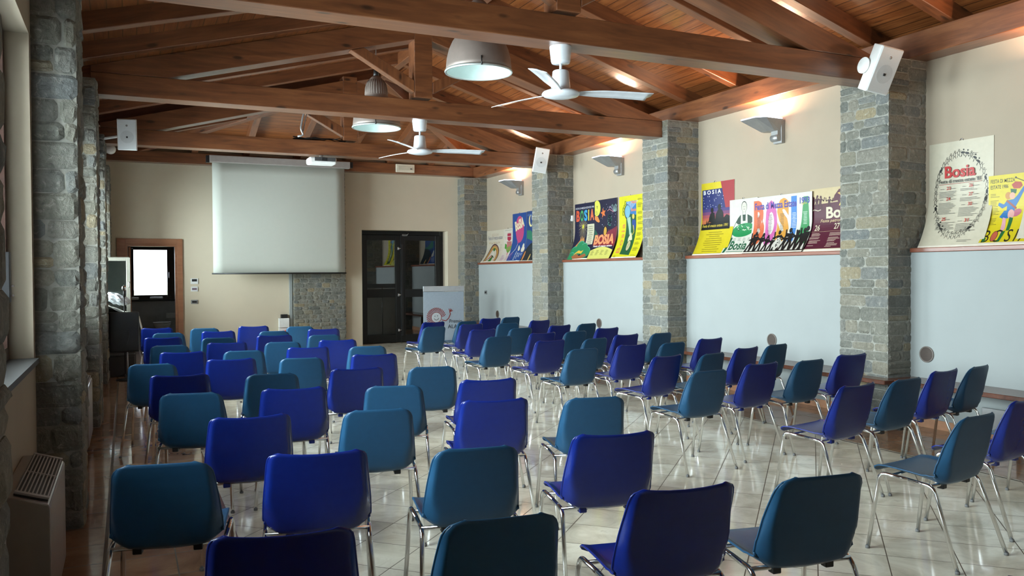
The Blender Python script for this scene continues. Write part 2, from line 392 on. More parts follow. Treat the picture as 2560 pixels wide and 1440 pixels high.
# beams: length along local x so the grain follows them
_tn=[3]
def beam(name,p0,p1,w,h,mat='beam',parent=None,up=Vector((0,0,1)),kind='structure'):
    """p0,p1 = centre line of the beam's underside; w across, h upward"""
    p0=Vector(p0);p1=Vector(p1); d=(p1-p0); L=d.length; d.normalize()
    s=up.cross(d).normalized(); u=d.cross(s).normalized()
    bm=bm_new(); box(bm,0,L,-w/2,w/2,0,h); bevel(bm,.006,1)
    o=obj(name,bm,mat,parent)
    o.matrix_world=Matrix(((d.x,s.x,u.x,p0.x),(d.y,s.y,u.y,p0.y),(d.z,s.z,u.z,p0.z),(0,0,0,1)))
    if not parent and kind: o['kind']=kind
    return o
def trim(*a,**k):
    o=beam('trim_%d'%_tn[0],*a,**k); _tn[0]+=1; return o
trim((7.08,Y0,3.54),(7.08,YF,3.54),.44,.235)      # right wall plate
trim((-.58,Y0,3.38),(-.58,YF,3.38),.34,.22)       # left wall plate
trim((LX-.1,16.76,3.578),(7.0,16.76,3.578),.24,.205)  # far wall plate
RY=[-1.9,-.85,.15,1.2,2.15,3.15,4.2,5.17,6.08,7.08,8.12,9.13,10.13,11.15,12.2,13.15]
for y in RY:
    yc=y+.06
    trim((XR,yc,zR(XR)),(7.42,yc,zR(7.42)),.12,.165)
    trim((-.95,yc,zL(-.95)),(XR,yc,zL(XR)),.12,.165)
for y in (14.1,15.05):
    x=6.86-(zH(y)-3.80)/.30
    trim((x,y+.06,zR(x)),(7.42,y+.06,zR(7.42)),.12,.165)
    x=-.33+(zH(y)-3.62)/.26
    trim((-.95,y+.06,zL(-.95)),(x,y+.06,zL(x)),.12,.165)
for x in (.35,1.2,2.13,3.1,4.1,5.0,5.9):
    ye = max(YA, yhR(x) if x>XR else yhL(x))
    if ye>16.5: continue
    trim((x,16.8,zH(16.8)),(x,ye,zH(ye)),.12,.165)
trim((7.2,yhR(7.2),zR(7.2)-.02),(XR,YA,ZR_-.02),.14,.20)
trim((-.9,yhL(-.9),zL(-.9)-.02),(XR,YA,ZR_-.02),.14,.20)
trim((XR,Y0,ZR_-.02),(XR,YA,ZR_-.02),.12,.18)

# trusses
def obj_xz(name,pts,y0,y1,parent,mat='beam'):
    """prism in a truss plane, local x along its first edge"""
    a=Vector((pts[0][0],pts[0][1])); b=Vector((pts[1][0],pts[1][1])); ang=math.atan2(b.y-a.y,b.x-a.x)
    ca,sa=math.cos(ang),math.sin(ang)
    loc=[((p[0]-a.x)*ca+(p[1]-a.y)*sa, -(p[0]-a.x)*sa+(p[1]-a.y)*ca) for p in pts]
    bm=bm_new(); prism(bm,loc,'y',0,y1-y0); bevel(bm,.005,1)
    o=obj(name,bm,mat,parent); o.location=(a.x,0,a.y); o.rotation_euler=(0,-ang,0)
    return o
for k,(y,lab) in enumerate(((5.77,'massive timber roof truss nearest the camera, crossing the whole top of the picture'),
                (9.30,'timber roof truss in the middle, second from the camera'),
                (12.80,'timber roof truss farthest away, just before the projection screen'))):
    dz=.01 if k==2 else 0
    t=thing('roof_truss',lab,'roof truss',(0,y,dz),0,'timber roof trusses')
    D=.25
    obj_xz('tie_beam',[(-.30,3.318),(6.605,3.318),(6.605,3.535),(-.30,3.535)],0,D,t)
    obj_xz('rafter',[(-.30,3.538),(.42,3.538),(3.10,4.24),(3.10,4.49),(-.30,3.60)],0.002,D-.002,t)
    obj_xz('rafter',[(3.315,4.24),(5.74,3.538),(6.60,3.538),(6.60,3.555),(3.315,4.50)],0.002,D-.002,t)
    obj_xz('king_post',[(3.097,3.566),(3.319,3.566),(3.319,4.56),(3.097,4.56)],-.004,D-.03,t)
    obj_xz('strut',[(3.095,3.62),(3.095,3.76),(2.50,4.078),(2.34,4.036)],.05,.17,t)
    obj_xz('strut',[(3.321,3.76),(3.321,3.62),(4.05,4.025),(3.90,4.066)],.05,.17,t)

# ------------------------------------------------------------------ stone pillars
def stones(name,x0,x1,y0,y1,z0,z1,sides,label=None,seed=0,ch=(.07,.15),lw=(.12,.40),kind=None,proud=.0055):
    rnd=random.Random(seed); bm=bm_new()
    box(bm,x0,x1,y0,y1,z0,z1,1)
    J=.007
    def stone_(face,a0,a1,c0,c1):
        # polygon in face coords (a along, c = z), outline jittered, domed front
        d=proud*rnd.uniform(.7,2.0); jj=lambda s: rnd.uniform(-s,s)
        wA=a1-a0; hC=c1-c0; ct=min(.022,wA*.25,hC*.25)
        o=[(a0+ct,c0),(a1-ct,c0),(a1,c0+ct),(a1,c1-ct),(a1-ct,c1),(a0+ct,c1),(a0,c1-ct),(a0,c0+ct)]
        o=[(p[0]+jj(.006),p[1]+jj(.005)) for p in o]
        cx=(a0+a1)/2; cy=(c0+c1)/2
        ins=[(p[0]+(cx-p[0])*min(.4,.022/max(wA/2,.02))+jj(.004),p[1]+(cy-p[1])*min(.45,.020/max(hC/2,.02))+jj(.003)) for p in o]
        def P(p,t):
            if face=='-y': return (p[0],y0-t,p[1])
            if face=='+y': return (p[0],y1+t,p[1])
            if face=='-x': return (x0-t,p[0],p[1])
            return (x1+t,p[0],p[1])
        A=[bm.verts.new(P(p,-.01)) for p in o]; B=[bm.verts.new(P(p,d*.25)) for p in o]; Cc=[bm.verts.new(P(p,d+jj(.004))) for p in ins]
        n=8
        for i in range(n):
            j=(i+1)%n; bm.faces.new((A[i],A[j],B[j],B[i])); bm.faces.new((B[i],B[j],Cc[j],Cc[i]))
        bm.faces.new(Cc)
    z=z0+.004
    row=0
    while z<z1-.03:
        h=rnd.uniform(*ch)
        if z+h>z1-.05: h=z1-z-.006
        for f in sides:
            a,b=(x0,x1) if f[1]=='y' else (y0,y1)
            a-= .004; b+= .004
            L=b-a; p=a
            while p<b-.01:
                w=rnd.uniform(*lw)
                if b-(p+w)<.07: w=b-p
                if w>.2 and h>.11 and rnd.random()<.25:
                    m_=z+h*rnd.uniform(.4,.6); stone_(f,p+J/2,p+w-J/2,z+J/2,m_-J/2); stone_(f,p+J/2,p+w-J/2,m_+J/2,z+h-J/2)
                else: stone_(f,p+J/2,p+w-J/2,z+J/2,z+h-J/2)
                p+=w
        z+=h; row+=1
    o=obj(name,bm,['stone','mortar'])
    if kind: o['kind']=kind
    if label: tag(o,label,'pillar','stone pillars')
    return o
RP=[(5.639,6.224),(9.189,9.780),(12.684,13.275)]
RL=['grey stone pillar nearest the camera on the poster side, right of the third poster bay','grey stone pillar second from the camera along the poster wall','grey stone pillar third from the camera along the poster wall']
for i,(a,b) in enumerate(RP):
    stones('stone_pillar',XP,XU+.02,a,b,0,3.54,['-x','-y','+y'],RL[i],seed=10+i)
stones('stone_pillar',6.585,XU+.02,16.5,YF-.002,0,3.54,['-x','-y'],'grey stone pillar in the far right corner beside the black double door',seed=15)
LP=[(1.87,2.38),(5.48,6.03),(9.05,9.60),(12.60,13.15),(16.1,16.65)]
LL=['rough dark stone pillar cut off by the left picture edge','dark stone pillar with front face in shade, right of the near left window','dark stone pillar on the left, third from the camera','narrow dark stone pillar on the left just before the loudspeaker','pale stone strip of pillar in the far left corner beside the bathroom door']
for i,(a,b) in enumerate(LP):
    stones('stone_pillar',LX-.1,-.25 if i else -.275,a,b-(0 if i else .03),0,3.42,['+x','-y','+y'],LL[i],seed=30+i,ch=(.10,.17),lw=(.14,.32),proud=.010)
# stone pilaster behind the screen
o=stones('stone_pilaster',3.03,4.075,16.79,YF-.008,0,3.55,['-y','-x','+x'],seed=50,ch=(.065,.11),lw=(.09,.24),proud=.006)
tag(o,'pale stone pilaster on the far wall showing below the projection screen','pilaster')

# ------------------------------------------------------------------ ledges and bench
bays=[(Y0,5.62,'wooden ledge under the two posters at the right picture edge'),(6.24,9.17,'wooden ledge under the festival posters between first and second stone pillar'),(9.80,12.665,'wooden ledge under the night sky posters and the yellow poster'),(13.295,16.48,'wooden ledge under the rainbow and balloon posters at the far end')]
for a,b,lab in bays:
    bm=bm_new(); box(bm,a,b,-.215,.028,0,.042); bevel(bm,.006,2)
    o=obj('poster_ledge',bm,'trimwood'); o.rotation_euler=(0,0,PI/2); o.location=(XL-.008,0,1.672)
    # after the turn local -y points to +x, local x to +y
    tag(o,lab,'ledge','wooden poster ledges')
bt=thing('wall_bench','long dark wooden bench top running along the white right wall and around the pillars','bench')
bm=bm_new()
zb0,zb1=.430,.470
box(bm,6.52,XL-.002,Y0,5.50,zb0,zb1)
segs=[(6.36,9.05),(9.92,12.55),(13.40,16.36)]
for a,b in segs: box(bm,6.52,XL-.002,a,b,zb0,zb1)
for a,b in RP: box(bm,6.40,6.575,a-.14,b+.14,zb0,zb1); box(bm,6.575,XL-.002,a-.14,a-.035,zb0,zb1); box(bm,6.575,XL-.002,b+.035,b+.14,zb0,zb1)
bevel(bm,.004,1)
ob=obj('bench_top',bm,'benchwood',bt)
for y in (-.6,3.3,7.75,11.25,14.8):
    bx('bench_support',6.62,XL-.004,y-.06,y+.06,0,zb0,'white',bt)
for i,(a,b) in enumerate(((Y0,5.62),(6.24,9.17),(9.80,12.66),(13.3,16.47))):
    bm=bm_new(); box(bm,XL-.014,XL-.001,a,b,0,.085); struct('baseboard_right' if i==0 else 'baseboard_right_%d'%i,bm,'terracotta')
for i,y in enumerate((4.70,)):
    t=tag(bx('wall_grille',XL-.05,XL-.016,y-.16,y+.16,.09,.28,'grey',None,.004),'flat grey metal plate low on the wall under the bench near right','plate')

# ------------------------------------------------------------------ right wall fittings
def vent(y,z,lab):
    t=thing('wall_vent',lab,'vent',(XL,y,z),0,'round wall vents')
    bm=bm_new(); lathe(bm,[(.066,0),(.066,.010),(.077,.010),(.077,0)],32)
    o=obj('vent_rim',bm,plain('vent_rim_brown',(.13,.11,.095),.5),t); o.rotation_euler=(0,-PI/2,0)
    bm=bm_new(); lathe(bm,[(0,.003),(.066,.003)],32)
    for k in range(9):
        q=-.052+k*.013; hw=math.sqrt(max(0,.065**2-q*q))
        box(bm,q-.003,q+.003,-hw,hw,.003,.009)
    o=obj('vent_grille',bm,plain('vent_brown',(.045,.028,.020),.6),t); o.rotation_euler=(0,-PI/2,0)
vent(5.453,.697,'round brown wall vent nearest the camera, in the white wall at the right')
vent(7.538,.684,'round brown wall vent between the first and second stone pillar')
vent(11.476,.673,'round brown wall vent between the second and third stone pillar')
vent(15.504,.645,'smallest round brown wall vent, on the far bay of white wall')
def sconce(y,lab):
    t=thing('wall_sconce',lab,'wall lamp',(XU,y,3.0),0,'metal wall uplights')
    bx('bracket',-.055,0,-.085,.055,.02,.30,'grey',t,.006)
    bm=bm_new(); tube(bm,[(-.075,-.075,.085),(-.075,.045,.085)],.042,20); box(bm,-.10,-.04,-.07,.04,.085,.19)
    obj('knuckle',bm,'grey',t)
    bm=bm_new()
    # wedge head: wide lit top, narrow underside near the bracket
    top=[(-.40,.24,.305),(-.40,-.02,.305),(-.30,-.10,.305),(-.05,-.10,.300),(-.05,.20,.300),(-.24,.30,.305)]
    bot=[(-.18,.12,.165),(-.18,.02,.165),(-.14,-.06,.165),(-.06,-.07,.165),(-.06,.10,.165),(-.12,.14,.165)]
    A=[bm.verts.new(p) for p in top]; B=[bm.verts.new(p) for p in bot]; n=6
    bm.faces.new(B)
    for i in range(n): bm.faces.new((A[i],A[(i+1)%n],B[(i+1)%n],B[i]))
    bm.faces.new(A)
    obj('lamp_head',bm,'grey',t)
    bm=bm_new(); A=[bm.verts.new((p[0]*.98-.003,p[1]*.97,p[2]+.004)) for p in top]; B=[bm.verts.new((p[0]*.98-.003,p[1]*.97,p[2]+.014)) for p in top]
    bm.faces.new(A); bm.faces.new(B)
    for i in range(n): bm.faces.new((A[i],A[(i+1)%n],B[(i+1)%n],B[i]))
    obj('lamp_glass',bm,'lampglass',t)
    l=bpy.data.lights.new('sconce_light','AREA'); l.shape='RECTANGLE'; l.size=.22; l.size_y=.28; l.energy=15; l.color=(1,.60,.34); l.spread=PI
    lo=bpy.data.objects.new('sconce_light',l); C.objects.link(lo); lo.location=(XU-.24,y+.06,3.33); lo.rotation_euler=(PI,0,0)
sconce(7.63,'metal wall uplight on the cream wall between first and second stone pillar')
sconce(11.13,'metal wall uplight on the cream wall between second and third stone pillar')
sconce(14.75,'smallest metal wall uplight, far bay beside the end wall')
sconce(4.15,'metal wall uplight in the nearest bay, outside the right picture edge')
def plate(name,lab,cat,x,y,z,w,h,axis,mats,inner=None,group=None):
    t=thing(name,lab,cat,(x,y,z),0,group)
    if axis=='x': bx('plate',-.012,0,-w/2,w/2,-h/2,h/2,mats[0],t,.003); bx('insert',-.016,-.012,-w*.33,w*.33,-h*.25,h*.25,mats[1],t)
    else: bx('plate',-w/2,w/2,-.012,0,-h/2,h/2,mats[0],t,.003); bx('insert',-w*.33,w*.33,-.016,-.012,-h*.22+(inner or 0),h*.22+(inner or 0),mats[1],t)
plate('socket','small black wall socket right of the far corner pillar','socket',XL,16.1,1.08,.12,.08,'x',('grey','black'))
plate('thermostat','white thermostat with dark display, topmost of three wall controls','thermostat',1.18,YF,1.367,.135,.105,'y',('whitep','black'),.018)
plate('wall_control','white wall control with purple-grey screen, middle of three by the bathroom door','control',1.178,YF,1.218,.125,.095,'y',('whitep',plain('display_grey',(.18,.13,.16),.4)),0)
plate('socket','metal-framed black socket, lowest of the three wall controls','socket',1.176,YF,.972,.125,.075,'y',('grey','black'),0)
t=thing('alarm_sensor','small white motion sensor on the wall above the ledge left of the fireworks poster','sensor',(XU-.001,12.66,2.44))
bx('sensor_body',-.05,0,-.03,.03,-.05,.05,'whitep',t,.008); bx('sensor_lens',-.06,-.05,-.02,.02,-.045,-.01,'grille',t,.004)
t=thing('power_box','white wall box with black top unit beside the stone pilaster','box',(2.838,YF,.53))
bx('box_body',-.10,.10,-.09,0,-.10,.085,'whitep',t,.006); bx('top_unit',-.06,.07,-.08,0,.087,.16,'black',t,.006); bx('lower_cover',-.10,.10,-.07,0,-.28,-.105,'whitep',t,.004)
tag(bx('pipe_duct',2.952,3.010,YF-.05,YF-.001,0,1.52,'white',None,.004),'narrow white vertical duct at the left edge of the stone pilaster','duct')
t=thing('red_plug','small red industrial plug below the white wall box','plug',(2.86,YF-.14,.33))
bm=bm_new(); lathe(bm,[(0,-.05),(.045,-.05),(.05,.03),(.035,.05),(0,.05)],20); o=obj('plug_body',bm,'red',t); o.rotation_euler=(PI/2,0,0)
t=thing('exit_lamp','ivory emergency light box on the beam above the black double door','emergency light',(5.31,16.635,3.685))
bx('housing',-.20,.20,-.045,0,-.085,.085,'offwhite',t,.008); bx('lens_panel',-.16,.16,-.052,-.045,-.04,.045,plain('emergency_lens',(.55,.52,.42),.3),t,.003)
bx('test_button',.10,.14,-.056,-.052,-.02,.0,'dkgrey',t)

# ------------------------------------------------------------------ projection screen
t=thing('projection_screen','large pull-down projection screen hanging on the far wall','projection screen',(0,16.5,0))
bm=bm_new(); box(bm,1.44,4.10,-.09,.05,3.60,3.735); bevel(bm,.012,2); obj('casing',bm,'casing',t)
bx('screen_bracket',1.60,1.64,.051,.139,3.63,3.70,'steel',t); bx('screen_bracket',3.90,3.94,.051,.139,3.63,3.70,'steel',t); bx('end_cap',1.38,1.44,-.07,.04,3.595,3.725,'black',t,.004); bx('end_cap',4.10,4.16,-.07,.04,3.62,3.735,'black',t,.004)
bm=bm_new(); n=14
xs=[1.485+(2.51)*i/n for i in range(n+1)]
for zz in range(8):
    pass
V=[[bm.verts.new((1.49+2.51*i/n,.0+.012*math.cos(PI*(i/n-.5))*(j/10),3.62-(3.62-1.515)*j/10)) for j in range(11)] for i in range(n+1)]
for i in range(n):
    for j in range(10):
        f=bm.faces.new((V[i][j],V[i+1][j],V[i+1][j+1],V[i][j+1])); f.smooth=True
ob=obj('screen_cloth',bm,'screen',t); so=ob.modifiers.new('thick','SOLIDIFY'); so.thickness=.002
bm=bm_new(); tube(bm,[(1.465,.005,1.508),(4.02,.005,1.508)],.014,12); obj('bottom_bar',bm,'blackm',t)
t=thing('projector','white ceiling projector hanging under the farthest tie beam','projector',(2.765,12.90,3.245))
bm=bm_new(); box(bm,-.21,.21,-.16,.12,-.06,.045); bevel(bm,.03,3); obj('projector_body',bm,'whitep',t)
bx('connector_panel',-.13,.19,-.165,-.158,-.02,.04,'dkgrey',t); bx('fan_grille',-.02,.05,-.170,-.164,-.015,.035,'black',t)
bm=bm_new(); tube(bm,[(0,0,.04),(0,0,.085)],.03,14); obj('mount_pole',bm,'whitep',t)
# cables above the last tie beam
bm=bm_new()
for k in range(5):
    pts=[(2.45+.1*k+random.uniform(-.05,.05),12.88,3.565)]
    for q in range(8): pts.append((2.35+.11*q+random.uniform(-.04,.04),12.85+random.uniform(-.03,.08),3.562+random.uniform(0,.05)))
    tube(bm,pts,.006,6,bend=.03)
o=obj('cable_bundle',bm,'black'); tag(o,'tangle of black cables lying on the farthest tie beam left of centre','cables')
bm=bm_new(); tube(bm,[(2.52,12.70,4.10),(2.45,12.70,3.86),(2.42,12.70,3.68),(2.47,12.72,3.60),(2.38,12.74,3.58)],.016,10,bend=.06); tube(bm,[(2.56,12.72,4.10),(2.50,12.72,3.86),(2.46,12.72,3.66),(2.44,12.74,3.585)],.009,8,bend=.05)
o=obj('cable_conduit',bm,'grey'); tag(o,'grey flexible conduit dropping from rafter to the farthest tie beam','conduit')
bm=bm_new(); tube(bm,[(-.36,6.10,3.42),(-.30,6.10,3.62),(-.27,6.2,3.55),(-.26,6.35,3.30)],.012,8,bend=.08); tube(bm,[(-.37,6.16,3.42),(-.32,6.16,3.58),(-.29,6.25,3.52),(-.29,6.4,3.30)],.010,8,bend=.08)
o=obj('wall_cable',bm,'cable'); tag(o,'pair of brown cables looping over the top of a left stone pillar','cables')

# ------------------------------------------------------------------ doors
def dblock(name,x0,x1,y0,y1,z0,z1,mat,parent,bv=.004): return bx(name,x0,x1,y0,y1,z0,z1,mat,parent,bv)
d=bpy.data.objects.new('door_1',None); C.objects.link(d); d['kind']='structure'; d.location=(0,17.18,0)
bm=bm_new(); box(bm,DX0,DX0+.075,0,.09,0,DZ); box(bm,DX1-.075,DX1,0,.09,0,DZ); box(bm,DX0+.075,DX1-.075,0,.09,DZ-.085,DZ); bevel(bm,.003,1); obj('door_frame',bm,'blackm',d)
mid=5.365
for li,(x0,x1) in enumerate(((DX0+.078,mid-.003),(mid+.003,DX1-.078))):
    bm=bm_new(); w=.105
    box(bm,x0,x0+w,-.015,.05,.01,DZ-.09); box(bm,x1-w,x1,-.015,.05,.01,DZ-.09)
    box(bm,x0+w,x1-w,-.015,.05,.01,.17); box(bm,x0+w,x1-w,-.015,.05,DZ-.20,DZ-.09); box(bm,x0+w,x1-w,-.015,.05,.98,1.15)
    bevel(bm,.003,1); lf=obj('door_leaf',bm,'blackm',d)
    bx('pane',x0+w,x1-w,.012,.020,.17,.98,'doorglass',lf); bx('pane',x0+w,x1-w,.012,.020,1.15,DZ-.20,'doorglass',lf)
for z in (.27,1.03,2.03):
    bm=bm_new(); tube(bm,[(mid-.06,-.03,z),(mid+.0,-.03,z)],.016,12); box(bm,mid-.07,mid-.03,-.025,-.012,z-.03,z+.03); obj('hinge',bm,'steel',d)
bx('bolt_bar',mid+.012,mid+.055,-.04,-.016,.15,2.12,'black',d,.004)
bm=bm_new(); box(bm,mid+.03,mid+.15,-.04,-.015,2.30,2.312); box(bm,mid+.03,mid+.15,-.04,-.015,2.325,2.335); tube(bm,[(mid+.13,-.03,2.31),(mid+.17,-.03,2.34),(mid+.17,-.03,2.37)],.006,8); obj('door_stay',bm,'steel',d)
bm=bm_new(); box(bm,DX0-.3,DX1+.3,YF+.47,YF+1.6,-.01,.001); struct('trim_90',bm,'dkgrey')
# bathroom doorway
d=bpy.data.objects.new('door_2',None); C.objects.link(d); d['kind']='structure'; d.location=(0,YF,0)
bm=bm_new(); a=.095
box(bm,BX0-a-.05,BX0,-.025,.0,0,BZ+a+.01); box(bm,BX1,BX1+a,-.025,0,0,BZ+a+.01); box(bm,BX0,BX1,-.025,0,BZ,BZ+a+.01); bevel(bm,.004,1); obj('architrave',bm,'doorwood',d)
bm=bm_new(); box(bm,BX0,BX0+.04,0,.2,0,BZ); box(bm,BX1-.04,BX1,0,.2,0,BZ); box(bm,BX0+.04,BX1-.04,0,.2,BZ-.04,BZ); obj('door_lining',bm,'doorwood',d)
bm=bm_new(); box(bm,.04,.085,.20,.98,.01,BZ-.05); bevel(bm,.004,1); lf=obj('door_leaf',bm,'doorwood',d)
# bathroom
BY=20.55
bm=bm_new()
wx0,wx1,wz0,wz1=.055,1.0,.93,2.16
box(bm,-.9,wx0,BY,BY+.25,0,3.2); box(bm,wx1,2.2,BY,BY+.25,0,3.2); box(bm,wx0,wx1,BY,BY+.25,0,wz0); box(bm,wx0,wx1,BY,BY+.25,wz1,3.2)
struct('wall_bathroom_far',bm,'tilewall')
bm=bm_new(); box(bm,-1.0,-.9,YF+.2,BY,0,3.2); struct('wall_bathroom_left',bm,'tilewall')
bm=bm_new(); box(bm,2.1,2.2,YF+.2,BY,0,3.2); struct('wall_bathroom_right',bm,'white')
bm=bm_new(); box(bm,-1.0,2.2,YF+.2,BY,3.1,3.2); struct('ceiling_bathroom',bm,'white')
w=bpy.data.objects.new('window_1',None); C.objects.link(w); w['kind']='structure'; w.location=(0,BY,0)
bm=bm_new(); e=.07
box(bm,wx0,wx0+e,.02,.09,wz0,wz1); box(bm,wx1-e,wx1,.02,.09,wz0,wz1); box(bm,wx0+e,wx1-e,.02,.09,wz0,wz0+e); box(bm,wx0+e,wx1-e,.02,.09,wz1-e,wz1)
bevel(bm,.004,1); obj('window_frame',bm,'darkwood',w)
bm=bm_new(); g=.075; a0,a1,c0,c1=wx0+e,wx1-e,wz0+e,wz1-e
box(bm,a0,a0+g*.4,0,.07,c0,c1); box(bm,a1-g,a1,0,.07,c0,c1); box(bm,a0+g*.4,a1-g,0,.07,c0,c0+g*.4); box(bm,a0+g*.4,a1-g,0,.07,c1-g*.4,c1)
bevel(bm,.004,1); sh=obj('sash',bm,'darkwood',w)
bx('pane',a0+g*.4,a1-g,.03,.036,c0+g*.4,c1-g*.4,'frost',sh)
bm=bm_new(); tube(bm,[(a1-.035,-.005,1.42),(a1-.035,-.04,1.42),(a1-.035,-.045,1.55)],.009,10,bend=.02); obj('window_handle',bm,'steel',sh)
bx('window_sill',wx0-.12,wx1+.15,-.05,0,wz0-.04,wz0,'slate',w,.003)
bx('meadow' if 0 else 'field',-120,120,BY+1.5,200,-2.2,-2.0,'field')
tag(bpy.data.objects['field'],'pale green meadow outside seen through the bathroom window','meadow')
t=thing('toilet','white ceramic toilet seen through the bathroom doorway','toilet',(.72,BY-.0,0))
bm=bm_new()
pr=[(.10,.0),(.12,.02),(.11,.12),(.13,.24),(.175,.34),(.185,.40)]
rings=[]
for r,z in pr:
    rings.append([bm.verts.new((r*math.cos(2*PI*k/28), -.30+(r*1.35)*math.sin(2*PI*k/28)+(.40-z)*.25, z)) for k in range(28)])
for i in range(len(rings)-1):
    for k in range(28): f=bm.faces.new((rings[i][k],rings[i][(k+1)%28],rings[i+1][(k+1)%28],rings[i+1][k])); f.smooth=True
bm.faces.new(rings[-1]); bm.faces.new(rings[0]); obj('bowl',bm,'ceramic',t)
bm=bm_new(); rr=[[bm.verts.new((.19*math.cos(2*PI*k/28),-.30+.26*math.sin(2*PI*k/28),z)) for k in range(28)] for z in (.405,.43)]
for k in range(28): bm.faces.new((rr[0][k],rr[0][(k+1)%28],rr[1][(k+1)%28],rr[1][k]))
bm.faces.new(rr[1]); bm.faces.new(rr[0]); bevel(bm,.004,1); obj('seat_lid',bm,'ceramic',t)
bx('cistern_plate',.10,.30,-.03,0,.5,.62,'whitep',t,.004)
t=thing('soap_packet','flat white soft packet on the bathroom window sill','packet',(.62,BY-.02,wz0))
bm=bm_new(); box(bm,-.14,.14,-.03,.015,.002,.06); bevel(bm,.022,4); obj('packet_body',bm,'wrap',t)
tag(bx('towel_stack',.10,.25,BY-.048,BY+.018,wz0+.002,wz0+.055,'cloth',None,.01),'small folded stack at the left end of the bathroom window sill','cloth')

# ------------------------------------------------------------------ far left corner group
t=thing('display_cabinet','grey-beige glazed metal cabinet standing in front of the bathroom door frame','cabinet',(-.08,14.6,0))
bm=bm_new(); bh=1.78; box(bm,-.36,.13,0,.45,0,.10); box(bm,-.36,.13,0,.45,bh-.05,bh); box(bm,-.36,-.31,0,.45,.10,bh-.05); box(bm,.09,.13,0,.45,.10,bh-.05); box(bm,-.31,.09,.42,.45,.10,bh-.05)
box(bm,-.31,.09,.02,.41,.95,.97); bevel(bm,.004,1); obj('cabinet_body',bm,plain('cabinet_paint',(.22,.21,.17),.45,.1),t)
bm=bm_new(); box(bm,-.35,-.30,-.025,-.002,.10,bh-.01); box(bm,.08,.14,-.025,-.002,.10,bh-.01); box(bm,-.30,.08,-.025,-.002,bh-.06,bh-.01); box(bm,-.30,.08,-.025,-.002,.10,.16); bevel(bm,.003,1)
dd=obj('cabinet_door',bm,plain('cabinet_door_paint',(.26,.25,.205),.4,.1),t); bx('pane',-.30,.08,-.015,-.010,.16,bh-.06,'glass',dd)
bm=bm_new(); tube(bm,[(.115,-.027,1.30),(.115,-.05,1.30),(.115,-.05,1.38),(.115,-.027,1.38)],.006,8,bend=.01); obj('door_handle',bm,'steel',dd)
# draped table behind the panel
t=thing('draped_piano','upright piano shape draped in white cloth in the far left corner','piano',(-.08,13.75,0))
bx('piano_body',-.36,.20,.02,.58,0,.86,'dkgrey',t,.01)
bm=bm_new()
nx,ny=22,14
def dz_(u,v): return .02*math.sin(7*u+3*v)+.012*math.sin(19*u-5*v)
Vv=[]
for i in range(nx+1):
    row=[]
    for j in range(ny+1):
        u=i/nx; v=j/ny
        if u<.72: x=-.38+.62*u/.72; z=1.12-.27*(u/.72)+dz_(u,v)
        else:
            q=(u-.72)/.28; x=.24+.05*math.sin(q*2)+.02*math.sin(v*14)+.01*q; z=.85-.48*q
        row.append(bm.verts.new((x,-.02+.64*v+.01*math.sin(9*u),z)))
    Vv.append(row)
for i in range(nx):
    for j in range(ny):
        f=bm.faces.new((Vv[i][j],Vv[i+1][j],Vv[i+1][j+1],Vv[i][j+1])); f.smooth=True
o=obj('drape_cloth',bm,'cloth'); o.location=(-.08,13.75,0); s_=o.modifiers.new('thick','SOLIDIFY'); s_.thickness=.006
tag(o,'white dust cloth draped over the piano in the far left corner','cloth')
t=thing('keyboard_panel','black flat panel on a thin pole with round foot at the far left','panel stand',(-.03,12.95,0))
bm=bm_new(); box(bm,-.20,.19,-.03,.03,.40,.97); bevel(bm,.022,4); obj('panel',bm,'black',t)
bm=bm_new(); tube(bm,[(.03,.0,.02),(.03,0,.42)],.012,12); obj('pole',bm,'grey',t)
bm=bm_new(); lathe(bm,[(0,.03),(.03,.03),(.05,.018),(.15,.012),(.155,0),(0,0)],32,(.03,0,0)); obj('round_foot',bm,'blackm',t)
bm=bm_new(); tube(bm,[(.05,-.034,.70),(.055,-.045,.62),(.04,-.042,.56),(.02,-.038,.50)],.004,6,bend=.03); tube(bm,[(-.20,-.035,.80),(-.215,-.04,.60),(-.19,-.04,.45)],.004,6,bend=.05); obj('loose_cable',bm,'dkgrey',t)
t=thing('storage_box','dark grey low box on the floor behind the black panel stand','box',(-.10,13.55,0))
bm=bm_new(); box(bm,-.2,.2,-.15,.15,0,.30); bevel(bm,.008,2); obj('box_body',bm,'dkgrey',t); bx('box_lid',-.205,.205,-.155,.155,.302,.325,'dkgrey',t,.004)
t=thing('microphone_stand','slim black microphone stand with chrome microphone head at the far left','microphone',(-.03,13.28,0))
bm=bm_new(); tube(bm,[(0,0,.02),(0,0,1.17)],.008,10); tube(bm,[(0,0,1.17),(0,-.01,1.27)],.013,10); obj('stand_pole',bm,'blackm',t)
bm=bm_new(); lathe(bm,[(0,0),(.02,.005),(.033,.035),(.030,.06),(.015,.075),(0,.078)],20,(0,-.01,1.265)); obj('microphone_head',bm,'chrome',t)
bm=bm_new()
for k in range(3):
    a_=k*2*PI/3+.5; tube(bm,[(0,0,.05),(.13*math.cos(a_),.10*math.sin(a_),.008)],.007,8)
obj('tripod_leg',bm,'blackm',t)
t=thing('wrapped_parcel','crumpled clear plastic wrapped parcel leaning on the white cloth','parcel',(-.13,13.95,1.02))
bm=bm_new()
bmesh.ops.create_icosphere(bm,subdivisions=3,radius=1.0)
for v_ in bm.verts:
    n_=v_.co.copy(); r_=1+.12*math.sin(9*n_.x+3*n_.z)*math.cos(7*n_.y)+.06*math.sin(21*n_.z+11*n_.x)
    v_.co=Vector((n_.x*.19*r_,n_.y*.10*r_,n_.z*.085*r_+.11-n_.x*.06))
obj('parcel_body',bm,'wrap',t)

